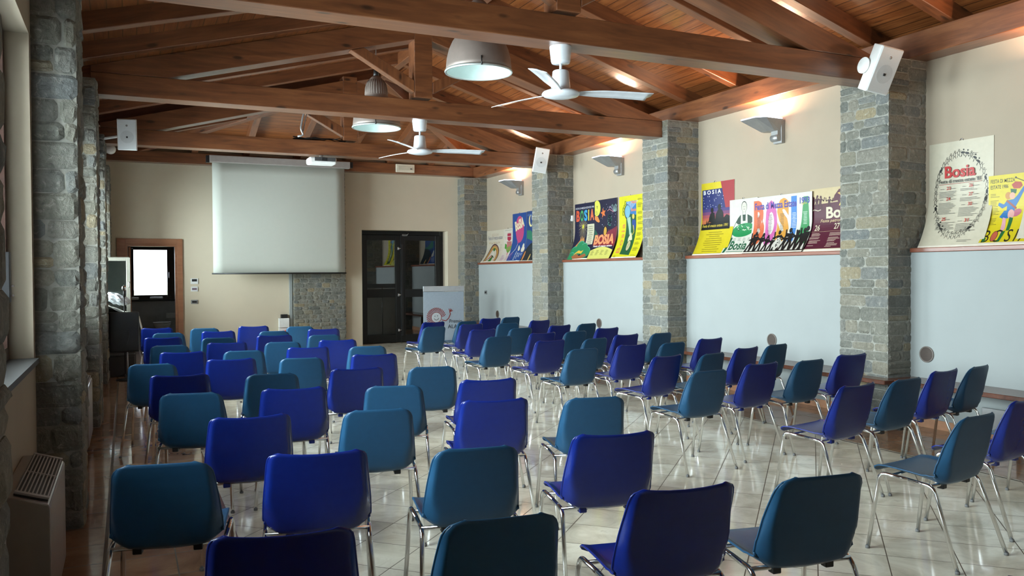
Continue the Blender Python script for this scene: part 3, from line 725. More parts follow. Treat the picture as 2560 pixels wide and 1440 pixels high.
# fan coil units along the left wall
def fancoil(y0,y1,lab):
    L=y1-y0
    t=thing('fan_coil',lab,'radiator',(LX,y0,0),0,'white fan coil units under the left windows')
    bm=bm_new(); prism(bm,[(0,.07),(.185,.07),(.185,.545),(.180,.556),(.05,.60),(0,.60)],'y',0,L); bevel(bm,.008,2)
    obj('housing',bm,plain('fan_coil_enamel',(.30,.27,.24),.3,coat=.3),t)
    bm=bm_new(); box(bm,.03,.16,.03,L-.03,0,.006); gr=obj('outlet_grille',bm,'black',t); gr.rotation_euler=(0,.32,0); gr.location=(.022,0,.614)
    n=9
    for k in range(n):
        x=.036+k*(.118/(n-1)); s_=bx('slat',x-.0028,x+.0028,.05,L-.05,.006,.012,'casing',gr)
    bx('slat_frame',.03,.16,.03,.06,.006,.014,'casing',gr); bx('slat_frame',.03,.16,L-.06,L-.03,.006,.014,'casing',gr); bx('slat_frame',.03,.16,L/2-.006,L/2+.006,.006,.013,'casing',gr)
    bx('plinth',0,.15,.03,L-.03,0,.068,'black',t)
fancoil(3.87,4.75,'white fan coil unit with slatted top at the lower left corner')
fancoil(7.66,8.50,'white fan coil unit on the left wall behind the second dark pillar')
fancoil(11.25,12.15,'farthest white fan coil unit low on the left wall')

# ------------------------------------------------------------------ loudspeakers
def speaker(c,w,h,lab,mount,tgt):
    w=Vector(w).normalized(); hd=Vector(h).normalized(); up=-hd; up=(up-w*up.dot(w)).normalized(); nrm=up.cross(w)  # toward the back
    nrm=-w.cross(up) if False else up.cross(w)
    back=w.cross(up)*-1
    back=(up.cross(w)) # local y
    if back.dot(_f)<0: back=-back
    t=thing('loudspeaker',lab,'loudspeaker',(0,0,0),0,'white wall loudspeakers')
    t.matrix_world=Matrix(((w.x,back.x,up.x,c[0]),(w.y,back.y,up.y,c[1]),(w.z,back.z,up.z,c[2]),(0,0,0,1)))
    bm=bm_new(); prism(bm,[(-.123,0),(.123,0),(.123,.02),(.085,.17),(-.085,.17),(-.123,.02)],'z',-.21,.21); bevel(bm,.012,3); obj('cabinet',bm,'whitep',t)
    bm=bm_new(); box(bm,-.116,.116,-.010,.002,-.203,.203); bevel(bm,.006,2); obj('front_grille',bm,'grille',t)
    bm=bm_new(); tube(bm,[(0,0,0),(0,0,.0035)],.084,40); o=obj('woofer_ring',bm,plain('woofer_ring',(.50,.52,.52),.6),t); o.rotation_euler=(PI/2,0,0); o.location=(0,-.008,-.03)
    bx('badge',-.011,.011,-.018,-.012,-.045,-.022,'black',t)
    bm=bm_new(); lathe(bm,[(0,.0),(.014,.003),(0,.006)],16); o=obj('tweeter_mark',bm,'casing',t); o.rotation_euler=(PI/2,0,0); o.location=(0,-.008,.12)
    q_=Vector(tgt)-Vector(c); q_=(q_.dot(w),q_.dot(back),q_.dot(up))
    bm=bm_new(); tube(bm,[(0,.15,0),(0,.20,0),q_],.018,10,bend=.03); obj('mount_arm',bm,'whitep',t)
    if mount:
        bm=bm_new(); tube(bm,[(0,0,-.012),(0,0,.0)],.075,32); o=obj('mount_disc',bm,'whitep',t); o.rotation_euler=(0,PI/2,0); o.location=(-.108,.165,0)
speaker((6.308,5.426,3.324),(.2463,-.0274,-.0328),(-.0322,.1725,-.3922),'large white loudspeaker tilted on the nearest right stone pillar',True,(6.607,5.655,3.38))
speaker((6.397,12.50,3.395),(.225,-.06,-.035),(-.06,.08,-.39),'small white loudspeaker tilted on the third right stone pillar',False,(6.607,12.70,3.42))
speaker((.035,12.40,3.40),(.245,-.03,0),(0,.06,-.40),'white loudspeaker facing the room at the upper left beside the dark pillar',False,(-.252,12.615,3.36))
t=thing('round_speaker','small round white wall fitting half hidden behind the far left pillar','wall fitting',(-.215,15.7,3.64))
bm=bm_new(); lathe(bm,[(0,.07),(.05,.06),(.08,.03),(.085,0),(0,0)],30); o=obj('dome',bm,'whitep',t); o.rotation_euler=(PI/2,0,0)
bm=bm_new(); tube(bm,[(0,0,0),(0,.10,0),(-.04,.42,0)],.02,10); obj('arm',bm,'whitep',t)

# ------------------------------------------------------------------ ceiling fans
def make_fan(y,z,lab,rz):
    t=thing('ceiling_fan',lab,'ceiling fan',(3.2,y,z),0,'white ceiling fans')
    H=.335
    bm=bm_new(); lathe(bm,[(0,H+.04),(.088,H+.04),(.090,H+.02),(.078,H-.09),(.072,H-.105),(0,H-.11)],36); obj('canopy',bm,'fanwhite',t)
    bm=bm_new(); tube(bm,[(0,0,.14),(0,0,H-.11)],.011,14); obj('down_rod',bm,'fanwhite',t)
    bm=bm_new(); lathe(bm,[(0,.172),(.060,.170),(.066,.162),(.080,.02),(.080,0)],36); obj('motor_cover',bm,'fanwhite',t)
    bm=bm_new(); lathe(bm,[(.078,.018),(.10,.016),(.145,-.002),(.155,-.018),(.14,-.034),(.08,-.048),(0,-.052)],44); obj('hub_disc',bm,'fanwhite',t)
    for k in range(3):
        bm=bm_new(); n=14; rows=[]
        for i in range(n+1):
            u=i/n; r=.12+.66*u; wd=.030+.025*min(1,u*3)+.012*u
            tip=0 if u<.93 else (u-.93)*.35
            tw=-.24; zc=-.006+.006*math.sin(u*PI)
            a=[]
            for s_ in (-1,-.5,0,.5,1):
                a.append((r-(tip if s_>0 else 0), s_*wd, zc+s_*wd*tw+.006*(1-s_*s_)))
            rows.append(a)
        Vt=[[bm.verts.new((p[0],p[1],p[2]+.003)) for p in a] for a in rows]; Vb=[[bm.verts.new((p[0],p[1],p[2]-.001)) for p in a] for a in rows]
        for i in range(n):
            for j in range(4):
                f=bm.faces.new((Vt[i][j],Vt[i+1][j],Vt[i+1][j+1],Vt[i][j+1])); f.smooth=True
                f=bm.faces.new((Vb[i][j],Vb[i][j+1],Vb[i+1][j+1],Vb[i+1][j])); f.smooth=True
            bm.faces.new((Vt[i][0],Vb[i][0],Vb[i+1][0],Vt[i+1][0])); bm.faces.new((Vt[i][4],Vt[i+1][4],Vb[i+1][4],Vb[i][4]))
        bm.faces.new([Vt[0][j] for j in range(5)]+[Vb[0][j] for j in range(4,-1,-1)]); bm.faces.new([Vt[n][j] for j in range(4,-1,-1)]+[Vb[n][j] for j in range(5)])
        o=obj('blade',bm,'fanwhite',t); o.rotation_euler=(0,0,math.radians(rz+120*k))
make_fan(5.90,2.955,'white three-blade ceiling fan under the nearest tie beam',-11)
make_fan(9.43,2.965,'smaller-looking white ceiling fan under the middle tie beam',-11)

# ------------------------------------------------------------------ pendant lamps
def pendant(x,y,z,ztop,lab):
    t=thing('pendant_lamp',lab,'pendant lamp',(x,y,z),0,'industrial pendant lamps')
    prof=[(.322,.012),(.320,.06),(.312,.14),(.292,.22),(.256,.30),(.205,.37),(.168,.415),(.155,.44),(.150,.48),(.146,.54),(.132,.60),(.105,.65),(.070,.69),(.040,.715)]
    bm=bm_new(); lathe(bm,prof,56); o=obj('shade',bm,'lampgrey',t); m_=o.modifiers.new('t','SOLIDIFY'); m_.thickness=.004; m_.offset=-1
    bm=bm_new()
    for k in range(28):
        a=2*PI*k/28; ca,sa=math.cos(a),math.sin(a)
        tube(bm,[(.153*ca,.153*sa,.45),(.149*ca,.149*sa,.54),(.134*ca,.134*sa,.60),(.107*ca,.107*sa,.65)],.004,5)
    obj('cooling_ribs',bm,'lampgrey',t)
    bm=bm_new(); lathe(bm,[(.330,0),(.336,.010),(.330,.022),(.318,.022),(.312,.010),(.318,0),(.330,0)],56); obj('rim_ring',bm,plain('lamp_rim',(.42,.46,.44),.4,.3),t)
    bm=bm_new(); lathe(bm,[(.314,.014),(.302,.10),(.275,.20),(.225,.30),(.15,.38),(.06,.41),(0,.412)],48); obj('reflector',bm,'reflector',t)
    bm=bm_new(); lathe(bm,[(0,.10),(.05,.11),(.075,.17),(.06,.24),(.03,.30),(0,.32)],24); obj('bulb',bm,'bulb',t)
    bm=bm_new(); tube(bm,[(0,0,.70),(0,0,.80)],[.042,.034],16); obj('socket_cap',bm,'black',t)
    bm=bm_new(); tube(bm,[(0,0,.80),(0,0,ztop-z-.05)],.005,8); lathe(bm,[(0,0),(.05,0),(.05,.05),(0,.05)],20,(0,0,ztop-z-.05)); obj('hanging_cord',bm,'grey',t)
    for a in (.6,2.5,4.4):
        ca,sa=math.cos(a),math.sin(a)
        bm=bm_new(); tube(bm,[(.335*ca,.335*sa,.0),(.335*ca,.335*sa,.05),(.318*ca,.318*sa,.09)],.006,6); obj('clip',bm,'blackm',t)
    l=bpy.data.lights.new('pendant_light','POINT'); l.energy=.9; l.color=(.86,.97,1); l.shadow_soft_size=.07
    lo=bpy.data.objects.new('pendant_light',l); C.objects.link(lo); lo.location=(x,y,z+.05)
pendant(3.156,7.5,3.455,zL(3.156)+.1,'large lit industrial pendant lamp beside the nearer ceiling fan')
pendant(3.13,11.05,3.48,zL(3.13)+.1,'lit industrial pendant lamp hanging between middle and farthest tie beam')

# ------------------------------------------------------------------ chairs
def shell_mesh(kind):
    # profile from front lip to the top of the back: (y, z, half width, dish)
    if kind=='T':
        pf=[(.238,.418,.200,0),(.232,.440,.206,.002),(.205,.450,.210,.006),(.15,.449,.213,.012),(.09,.443,.214,.018),(.03,.436,.215,.024),(-.03,.426,.215,.032),(-.075,.416,.215,.042),(-.110,.412,.215,.054),(-.138,.426,.215,.064),(-.152,.460,.214,.070),(-.161,.500,.212,.070),(-.171,.545,.208,.064),(-.182,.600,.202,.056),(-.194,.650,.196,.042),(-.206,.700,.189,.026),(-.216,.735,.184,.014),(-.224,.762,.180,.004)]
        rc=.055; dip=0.0
    else:
        pf=[(.238,.416,.198,0),(.232,.438,.204,.002),(.205,.449,.208,.006),(.15,.449,.211,.012),(.09,.444,.213,.018),(.03,.436,.214,.024),(-.03,.425,.215,.032),(-.075,.414,.217,.042),(-.110,.410,.219,.054),(-.140,.424,.222,.064),(-.154,.458,.225,.070),(-.163,.500,.224,.070),(-.172,.545,.222,.064),(-.184,.600,.217,.056),(-.196,.655,.211,.042),(-.208,.705,.206,.028),(-.218,.745,.201,.016),(-.224,.768,.198,.006)]
        rc=.036; dip=.010
    P=[]
    # resample
    for i in range(len(pf)-1):
        for s in range(2):
            t=s/2; P.append(tuple(pf[i][k]*(1-t)+pf[i+1][k]*t for k in range(4)))
    P.append(pf[-1])
    UK=[-1,-.972,-.95,-.925,-.90,-.875,-.83,-.76,-.66,-.4]; UK=UK+[0]+[-q for q in reversed(UK)]
    nU=20; n=len(P)
    # arclength from top and from front
    L=[0]
    for i in range(1,n): L.append(L[-1]+math.hypot(P[i][0]-P[i-1][0],P[i][1]-P[i-1][1]))
    bm=bm_new(); G=[]
    for i in range(n):
        y,z,w,d=P[i]
        j0=max(i-1,0); j1=min(i+1,n-1); ty=P[j1][0]-P[j0][0]; tz=P[j1][1]-P[j0][1]; q=math.hypot(ty,tz); ty/=q; tz/=q
        # inner normal (up / forward)
        ny,nz = tz,-ty
        if i< n*.35 and nz<0: ny,nz=-ny,-nz
        if nz<0 and ny<0: ny,nz=-ny,-nz
        if z>.5: ny,nz=1.0,0.0
        fromtop=L[-1]-L[i]; ff=L[i]
        for (dist,rr) in ((fromtop,rc),(ff,.03)):
            if dist<rr: w=w-rr+math.sqrt(max(0,rr*rr-(rr-dist)**2))
        row=[]
        for k in range(nU+1):
            u=UK[k]
            uc=.885 if z>.56 else (.885-.19*(.56-z)/.14 if y<-.05 else .70+.14*min(1,(y+.05)/.12))
            au=min(abs(u),.972)
            c=(max(0,au-uc)/(.972-uc))**1.15*d*.66+abs(u)**2*(.010 if y<-.05 else .004)*min(1,w/P[i][2])
            topz=0
            if dip and fromtop<.10: topz=-dip*(1-u*u)*(1-fromtop/.10)
            # belly: centre of the rear corner sits lower than its sides
            bel=0
            if -.16<y<-.02 and z<.5: bel=.012*(1-u*u)*math.sin(PI*(y+.16)/.14)
            lip=0
            row.append(bm.verts.new((w*u, y+ny*c-lip, z+nz*c+topz-bel)))
        G.append(row)
    for i in range(n-1):
        for k in range(nU):
            f=bm.faces.new((G[i][k],G[i][k+1],G[i+1][k+1],G[i+1][k])); f.smooth=True
    bmesh.ops.recalc_face_normals(bm,faces=bm.faces)
    # thickness with a rolled edge
    src=bm.faces[:]
    bm.normal_update()
    vs=bm.verts[:]; off={}
    vn={v:v.normal.copy() for v in vs}
    # make sure the normals point to the sitter's side (up/forward)
    ref=G[6][nU//2].normal; sgn=1 if ref.z>0 else -1
    TH=.007
    for v in vs: off[v]=bm.verts.new(v.co - vn[v]*sgn*TH)
    for f in src:
        nf=bm.faces.new([off[v] for v in reversed(f.verts)]); nf.smooth=True
    loop=[G[0][k] for k in range(nU+1)]+[G[i][nU] for i in range(1,n)]+[G[n-1][k] for k in range(nU-1,-1,-1)]+[G[i][0] for i in range(n-2,0,-1)]
    # rim: bulging outward slightly
    m=len(loop); rim=[]
    for i,v in enumerate(loop):
        a=loop[i-1].co; b=loop[(i+1)%m].co; tg=(b-a).normalized(); outw=tg.cross(vn[v]*sgn).normalized()
        mid=(v.co+off[v].co)/2; cc=v.co - Vector((0,-.03,.6))
        if outw.dot(v.co-Vector((0,G[n//2][nU//2].co.y,G[n//2][nU//2].co.z)))<0: outw=-outw
        rim.append(bm.verts.new(mid+outw*.002))
    for i in range(m):
        j=(i+1)%m
        f=bm.faces.new((loop[i],loop[j],rim[j],rim[i])); f.smooth=True
        f=bm.faces.new((rim[i],rim[j],off[loop[j]],off[loop[i]])); f.smooth=True
    return bm
def make_chair(kind):
    t=thing('stacking_chair','x','chair')
    mat='teal' if kind=='T' else 'blue'
    obj('seat_shell',shell_mesh(kind),mat,t)
    for s in (-1,1):
        # front leg + side rail + rear leg of bent chrome tube, split at the middle of the rail
        bm=bm_new(); tube(bm,[(s*.243,.245,.012),(s*.222,.190,.418),(s*.219,.030,.410)],.0105,12,bend=.038); lf=obj('front_leg',bm,'chrome',t)
        bm=bm_new(); lathe(bm,[(0,0),(.0118,0),(.0122,.012),(.011,.015),(0,.015)],14,(s*.2435,.2465,0)); obj('rubber_foot',bm,'rubber',lf)
        bm=bm_new(); tube(bm,[(s*.219,.030,.410),(s*.216,-.100,.398),(s*.243,-.235,.012)],.0105,12,bend=.038); lr=obj('rear_leg',bm,'chrome',t)
        bm=bm_new(); lathe(bm,[(0,0),(.0118,0),(.0122,.012),(.011,.015),(0,.015)],14,(s*.2435,-.2365,0)); obj('rubber_foot',bm,'rubber',lr)
    bm=bm_new(); tube(bm,[(-.218,-.085,.398),(.218,-.085,.398)],.0095,10); obj('cross_bar',bm,'chrome',t)
    bm=bm_new(); tube(bm,[(-.221,.13,.412),(.221,.13,.412)],.0095,10); obj('cross_bar',bm,'chrome',t)
    for s in (-1,1):
        bm=bm_new(); box(bm,s*.115-.018,s*.115+.018,-.105,-.070,.376,.420); bevel(bm,.003,1); obj('seat_clip',bm,'blue' if kind=='B' else 'black',t)
    return t
proto={'T':make_chair('T'),'B':make_chair('B')}
used={'T':False,'B':False}
def place(kind,x,y,a,label,group):
    if not used[kind]: used[kind]=True; o=proto[kind]
    else: o=dup(proto[kind])
    o.location=(x,y,0); o.rotation_euler=(0,0,math.radians(a)); o['label']=label; o['category']='chair'; o['group']=group
LEFT=[
 [ ('B', 0.431, 2.604, -10.5), ('T', 1.051, 2.477, -7.6), ('B', 1.749, 2.51, -7.2), ('T', 2.303, 2.429, -8.5) ],
 [ ('T', 0.158, 3.701, -11.0), ('B', 0.746, 3.621, -11.4), ('T', 1.368, 3.428, -9.2), ('B', 2.049, 3.416, -10.1) ],
 [ ('B', 0.587, 4.65, -3.8), ('T', 1.266, 4.562, -9.9), ('B', 1.964, 4.581, -9.7), ('T', 2.543, 4.404, -12.3) ],
 [ ('T', 0.403, 5.7, -13.2), ('B', 1.0, 5.612, -8.3), ('T', 1.647, 5.429, -17.6), ('B', 2.286, 5.433, -7.7) ],
 [ ('B', 0.375, 6.708, -8.4), ('T', 0.999, 6.486, -8.3), ('B', 1.633, 6.511, -5.1), ('T', 2.224, 6.359, -12.7) ],
 [ ('T', 0.223, 7.633, -11.2), ('B', 0.84, 7.713, -6.8), ('T', 1.429, 7.534, -12.6), ('B', 2.076, 7.525, -11.8) ],
 [ ('B', 0.505, 8.608, -8.3), ('T', 1.051, 8.502, -9.2), ('B', 1.672, 8.55, -9.1), ('T', 2.245, 8.393, -10.7) ],
 [ ('T', 0.432, 9.5, -9.0), ('B', 1.002, 9.541, -8.1), ('T', 1.569, 9.357, -11.5), ('B', 2.16, 9.304, -13.0) ],
 [ ('B', 0.409, 10.645, -8.8), ('T', 1.0, 10.331, -10.9), ('B', 1.628, 10.354, -8.2), ('T', 2.186, 10.172, -9.3) ],
 [ ('T', 0.5, 11.464, -8.0), ('B', 1.103, 11.435, -10.6), ('T', 1.764, 11.142, -13.1), ('B', 2.41, 11.193, -12.1) ],
 [ ('B', 0.413, 12.521, -11.4), ('T', 1.008, 12.189, -13.1), ('B', 1.645, 12.262, -8.8), ('T', 2.24, 11.912, -13.1) ],
]
RIGHT=[
 [ ('T', 3.894, 3.007, 8.9), ('B', 4.605, 3.213, 9.8), ('T',5.22,3.36,10.5) ],
 [ ('B', 4.242, 4.087, 10.2), ('T', 4.789, 4.16, 8.5), ('B', 5.41, 4.354, 11.6), ('T', 5.89, 4.43, 13.8) ],
 [ ('T', 3.916, 5.153, 4.9), ('B', 4.571, 5.337, 9.8), ('T', 5.107, 5.355, 7.9), ('B', 5.77, 5.523, 5.8) ],
 [ ('B', 4.241, 6.178, 15.6), ('T', 4.734, 6.175, 16.4), ('B', 5.362, 6.452, 16.6), ('T', 5.895, 6.609, 12.9) ],
 [ ('T', 3.963, 7.121, 8.3), ('B', 4.604, 7.259, 9.7), ('T', 5.131, 7.292, 10.7), ('B', 5.777, 7.498, 11.4) ],
 [ ('B', 4.12, 8.121, 10.5), ('T', 4.691, 8.143, 13.7), ('B', 5.285, 8.428, 12.7), ('T', 5.802, 8.46, 13.5) ],
 [ ('T', 3.869, 8.911, 9.1), ('B', 4.552, 9.151, 11.2), ('T', 5.051, 9.22, 12.2), ('B', 5.704, 9.526, 11.3) ],
 [ ('B', 4.154, 10.07, 11.0), ('T', 4.718, 10.103, 10.2), ('B', 5.412, 10.314, 14.6), ('T', 5.942, 10.478, 14.6) ],
 [ ('T', 3.787, 10.937, 14.5), ('B', 4.436, 11.172, 13.5), ('T', 5.02, 11.144, 7.4), ('B', 5.716, 11.518, 13.8) ],
 [ ('B', 4.120, 11.915, 14.6), ('T', 4.660, 11.90, 14.6), ('B', 5.276, 12.404, 12.6), ('T', 5.727, 12.593, 12.2) ],
]
ORD=['nearest','second','third','fourth','fifth','sixth','seventh','eighth','ninth','tenth','eleventh']
COLS=['window-side end seat','second seat from the windows','third seat from the windows','aisle-end seat']
COLR=['aisle-end seat','second seat from the aisle','third seat from the aisle','wall-side end seat']
CN={'T':'teal','B':'royal blue'}
for ri,row in enumerate(LEFT):
    for ci,(k,x,y,a) in enumerate(row):
        rn = 'farthest row' if ri==len(LEFT)-1 else ORD[ri]+' row'
        place(k,x,y,a,'%s plastic chair, left block, %s, %s'%(CN[k],rn,COLS[ci]),'plastic chairs of the left block')
for ri,row in enumerate(RIGHT):
    for ci,(k,x,y,a) in enumerate(row):
        rn = 'farthest row' if ri==len(RIGHT)-1 else ORD[ri]+' row'
        place(k,x,y,a,'%s plastic chair, right block, %s, %s'%(CN[k],rn,COLR[ci]),'plastic chairs of the right block')
place('B',2.085,1.465,-8,'dark chair back just peeping into the bottom right picture corner','plastic chairs of the left block')
# ------------------------------------------------------------------ posters
_pc={}
def pm(col):
    k=tuple(round(c,3) for c in col)
    if k not in _pc: _pc[k]=plain('printed_ink',k,.42,var=.04,nscale=20)
    return _pc[k]
def srgb(h):
    v=[int(h[i:i+2],16)/255 for i in (0,2,4)]
    return tuple(.62*(c/12.92 if c<=.04045 else ((c+.055)/1.055)**2.4) for c in v)
class Art:
    def __init__(s,W,H): s.W=W; s.H=H; s.L=[]
    def poly(s,pts,col):
        bm=bm_new(); vs=[bm.verts.new((p[0],p[1],0)) for p in pts]; f=bm.faces.new(vs); bmesh.ops.triangulate(bm,faces=[f]); s.L.append((bm,srgb(col))); return s
    def rect(s,x0,y0,x1,y1,col): return s.poly([(x0,y0),(x1,y0),(x1,y1),(x0,y1)],col)
    def ell(s,cx,cy,rx,ry,col,n=28,rot=0,a0=0,a1=2*PI):
        pts=[]
        full=abs(a1-a0-2*PI)<1e-6
        for k in range(n if full else n+1):
            a=a0+(a1-a0)*k/n; x=rx*math.cos(a); y=ry*math.sin(a); pts.append((cx+x*math.cos(rot)-y*math.sin(rot),cy+x*math.sin(rot)+y*math.cos(rot)))
        return s.poly(pts,col)
    def stroke(s,pts,w,col):
        bm=bm_new()
        for a,b in zip(pts[:-1],pts[1:]):
            dx,dy=b[0]-a[0],b[1]-a[1]; L=math.hypot(dx,dy) or 1e-6; nx,ny=-dy/L*w/2,dx/L*w/2; ex,ey=dx/L*w*.3,dy/L*w*.3
            bm.faces.new([bm.verts.new((p[0],p[1],0)) for p in ((a[0]-ex-nx,a[1]-ey-ny),(b[0]+ex-nx,b[1]+ey-ny),(b[0]+ex+nx,b[1]+ey+ny),(a[0]-ex+nx,a[1]-ey+ny))])
        s.L.append((bm,srgb(col))); return s
    def ring(s,cx,cy,rx,ry,w,col,a0=0,a1=2*PI,n=36):
        return s.stroke([(cx+rx*math.cos(a0+(a1-a0)*k/n),cy+ry*math.sin(a0+(a1-a0)*k/n)) for k in range(n+1)],w,col)
    def star(s,cx,cy,r,col,n=5,q=.42,rot=PI/2):
        return s.poly([(cx+(r if k%2==0 else r*q)*math.cos(rot+k*PI/n),cy+(r if k%2==0 else r*q)*math.sin(rot+k*PI/n)) for k in range(2*n)],col)
    def text(s,tx,x,y,w,h,col,bold=0.0,shear=0,rot=0,spc=1.0):
        c=bpy.data.curves.new('t','FONT'); c.body=tx; c.resolution_u=3; c.offset=bold; c.shear=shear; c.space_character=spc
        o=bpy.data.objects.new('t',c); me=bpy.data.meshes.new_from_object(o)
        bm=bm_new(); bm.from_mesh(me); bpy.data.objects.remove(o); bpy.data.curves.remove(c); bpy.data.meshes.remove(me)
        if not bm.verts: bm.free(); return s
        xs=[v.co.x for v in bm.verts]; ys=[v.co.y for v in bm.verts]; x0,x1,y0,y1=min(xs),max(xs),min(ys),max(ys)
        sx=w/(x1-x0); sy=h/(y1-y0)
        for v in bm.verts:
            px=(v.co.x-x0)*sx; py=(v.co.y-y0)*sy; v.co=Vector((x+px*math.cos(rot)-py*math.sin(rot), y+px*math.sin(rot)+py*math.cos(rot),0))
        s.L.append((bm,srgb(col))); return s
    def lines(s,x,y,w,n,dy,col,h=.0045,seed=0,align='l'):
        r=random.Random(seed+int(x*997)+int(y*991)); bm=bm_new()
        for k in range(n):
            ww=w*r.uniform(.55,1); xx=x if align=='l' else x+(w-ww)/2; yy=y-k*dy
            bm.faces.new([bm.verts.new(p) for p in ((xx,yy,0),(xx+ww,yy,0),(xx+ww,yy+h,0),(xx,yy+h,0))])
        s.L.append((bm,srgb(col))); return s
    def person(s,x,y,h,col,lean=0,arms=1):
        """small dancing silhouette of height h standing at x,y"""
        s.ell(x+lean*h,y+.90*h,.085*h,.10*h,col,12)
        s.poly([(x-.10*h,y+.42*h),(x+.10*h,y+.42*h),(x+.15*h+lean*h*.7,y+.78*h),(x-.13*h+lean*h*.7,y+.78*h)],col)
        s.poly([(x-.12*h,y+.45*h),(x+.0*h,y+.45*h),(x-.10*h,y),(x-.24*h,y)],col); s.poly([(x+.0*h,y+.45*h),(x+.12*h,y+.45*h),(x+.26*h,y+.02*h),(x+.12*h,y)],col)
        if arms: s.stroke([(x-.10*h+lean*h*.7,y+.74*h),(x-.30*h,y+.66*h),(x-.34*h,y+.92*h)],.07*h,col); s.stroke([(x+.12*h+lean*h*.7,y+.74*h),(x+.32*h,y+.60*h),(x+.40*h,y+.84*h)],.07*h,col)
        return s
    def build(s,name,fmap,bg,parent=None,th=.004,back='board'):
        mats=[back]; idx={}
        bm=bm_new()
        n=24; rows=[]
        for j in range(n+1):
            y=s.H*j/n; rows.append([bm.verts.new(fmap(x,y,0)) for x in (0,s.W)]+[bm.verts.new(fmap(x,y,-th)) for x in (0,s.W)])
        mats.append(pm(srgb(bg)))
        for j in range(n):
            a,b=rows[j],rows[j+1]
            f=bm.faces.new((a[0],a[1],b[1],b[0])); f.material_index=1
            for q in ((2,3),): bm.faces.new((a[q[1]],a[q[0]],b[q[0]],b[q[1]]))
            bm.faces.new((a[0],b[0],b[2],a[2])); bm.faces.new((a[1],a[3],b[3],b[1]))
        bm.faces.new((rows[0][0],rows[0][2],rows[0][3],rows[0][1])); bm.faces.new((rows[n][0],rows[n][1],rows[n][3],rows[n][2]))
        for li,(b2,col) in enumerate(s.L):
            # clip to the sheet and slice so that the print follows the bend
            for co_,no_ in (((0,0,0),(-1,0,0)),((s.W,0,0),(1,0,0)),((0,0,0),(0,-1,0)),((0,s.H,0),(0,1,0))):
                bmesh.ops.bisect_plane(b2,geom=b2.verts[:]+b2.edges[:]+b2.faces[:],plane_co=co_,plane_no=no_,clear_outer=True)
            for j in range(1,n):
                bmesh.ops.bisect_plane(b2,geom=b2.verts[:]+b2.edges[:]+b2.faces[:],plane_co=(0,s.H*j/n,0),plane_no=(0,1,0))
            k=tuple(round(c,3) for c in col)
            if k not in idx: idx[k]=len(mats); mats.append(pm(col))
            vm={v:bm.verts.new(fmap(v.co.x,v.co.y,.0005+.00006*li)) for v in b2.verts}
            for f in b2.faces:
                try: nf=bm.faces.new([vm[v] for v in f.verts]); nf.material_index=idx[k]
                except ValueError: pass
            b2.free()
        return obj(name,bm,mats,parent,recalc=False)
ZS=1.716
def hang(art,y_left,dx,label,bg,Hc=.55,d0=.165,name='poster'):
    """poster standing on the ledge, its foot bent outward, top against the wall; x runs towards the camera"""
    def fm(x,y,t):
        h_=art.H/24; j_=math.floor(y/h_+1e-6); D_=lambda yy: d0*max(0,1-yy/(art.H*Hc))**2
        fr=y/h_-j_; d=D_(j_*h_)*(1-fr)+D_((j_+1)*h_)*fr; slope=2*d0*max(0,1-y/(art.H*Hc))/(art.H*Hc)
        return (XU-.006-dx-d-t, y_left-x, ZS+y+ (t*slope*-1 if t else 0)+ (.006 if y<1e-4 and t<0 else 0))
    o=art.build(name,fm,bg)
    tag(o,label,'poster','festival posters')
    return o
K='141414'
# 1983 cream poster with a ring of dancers
A=Art(.66,1.0)
r_=random.Random(3)
for k in range(38):
    a=2*PI*k/38; x=.335+.262*math.cos(a); y=.50+.385*math.sin(a)
    if r_.random()<.42: A.ell(x,y,.011,.022,K,10,rot=a); A.ell(x+.008,y+.026,.007,.008,K,8); A.stroke([(x-.008,y-.015),(x-.018,y-.036)],.005,K); A.stroke([(x+.006,y-.015),(x+.016,y-.034)],.005,K)
    else: A.ring(x,y,.011,.020,.003,'3a3a38',n=10); A.ring(x+.004,y+.027,.007,.008,.0025,'3a3a38',n=8); A.stroke([(x-.006,y-.019),(x-.017,y-.040)],.003,'3a3a38'); A.stroke([(x+.006,y-.019),(x+.015,y-.038)],.003,'3a3a38'); A.stroke([(x+.010,y+.010),(x+.028,y+.018)],.003,'3a3a38')
A.text('Bosia',.175,.655,.315,.115,'c4201f',bold=.028); A.text("Festa di mezza estate '83",.115,.610,.43,.036,K,bold=.012); A.rect(.115,.598,.55,.602,'a02a20')
for tx,x,y in (('23',.175,.545),('24',.175,.445),('25',.155,.255),('26',.405,.555),('27',.405,.475),('30',.405,.385),('31',.395,.235)):
    A.text(tx,x+.02,y,.042,.032,'c4201f',bold=.012); A.lines(x-.045,y+.008,.05,1,.01,'55504a',.004); A.lines(x+.07,y+.008,.05,1,.01,'55504a',.004)
for x,y,n in ((.12,.525,5),(.12,.42,9),(.13,.235,6),(.34,.54,2),(.34,.455,3),(.34,.365,7),(.34,.215,6)): A.lines(x,y,.20,n,.0125,'6a665e',.0045)
A.lines(.42,.86,.10,2,.014,'77736a',.004); A.lines(.40,.065,.17,2,.012,'77736a',.004)
hang(A,5.59,0,"cream 1983 festival poster with red Bosia title inside a ring of dancing figures",'d6cdb6')
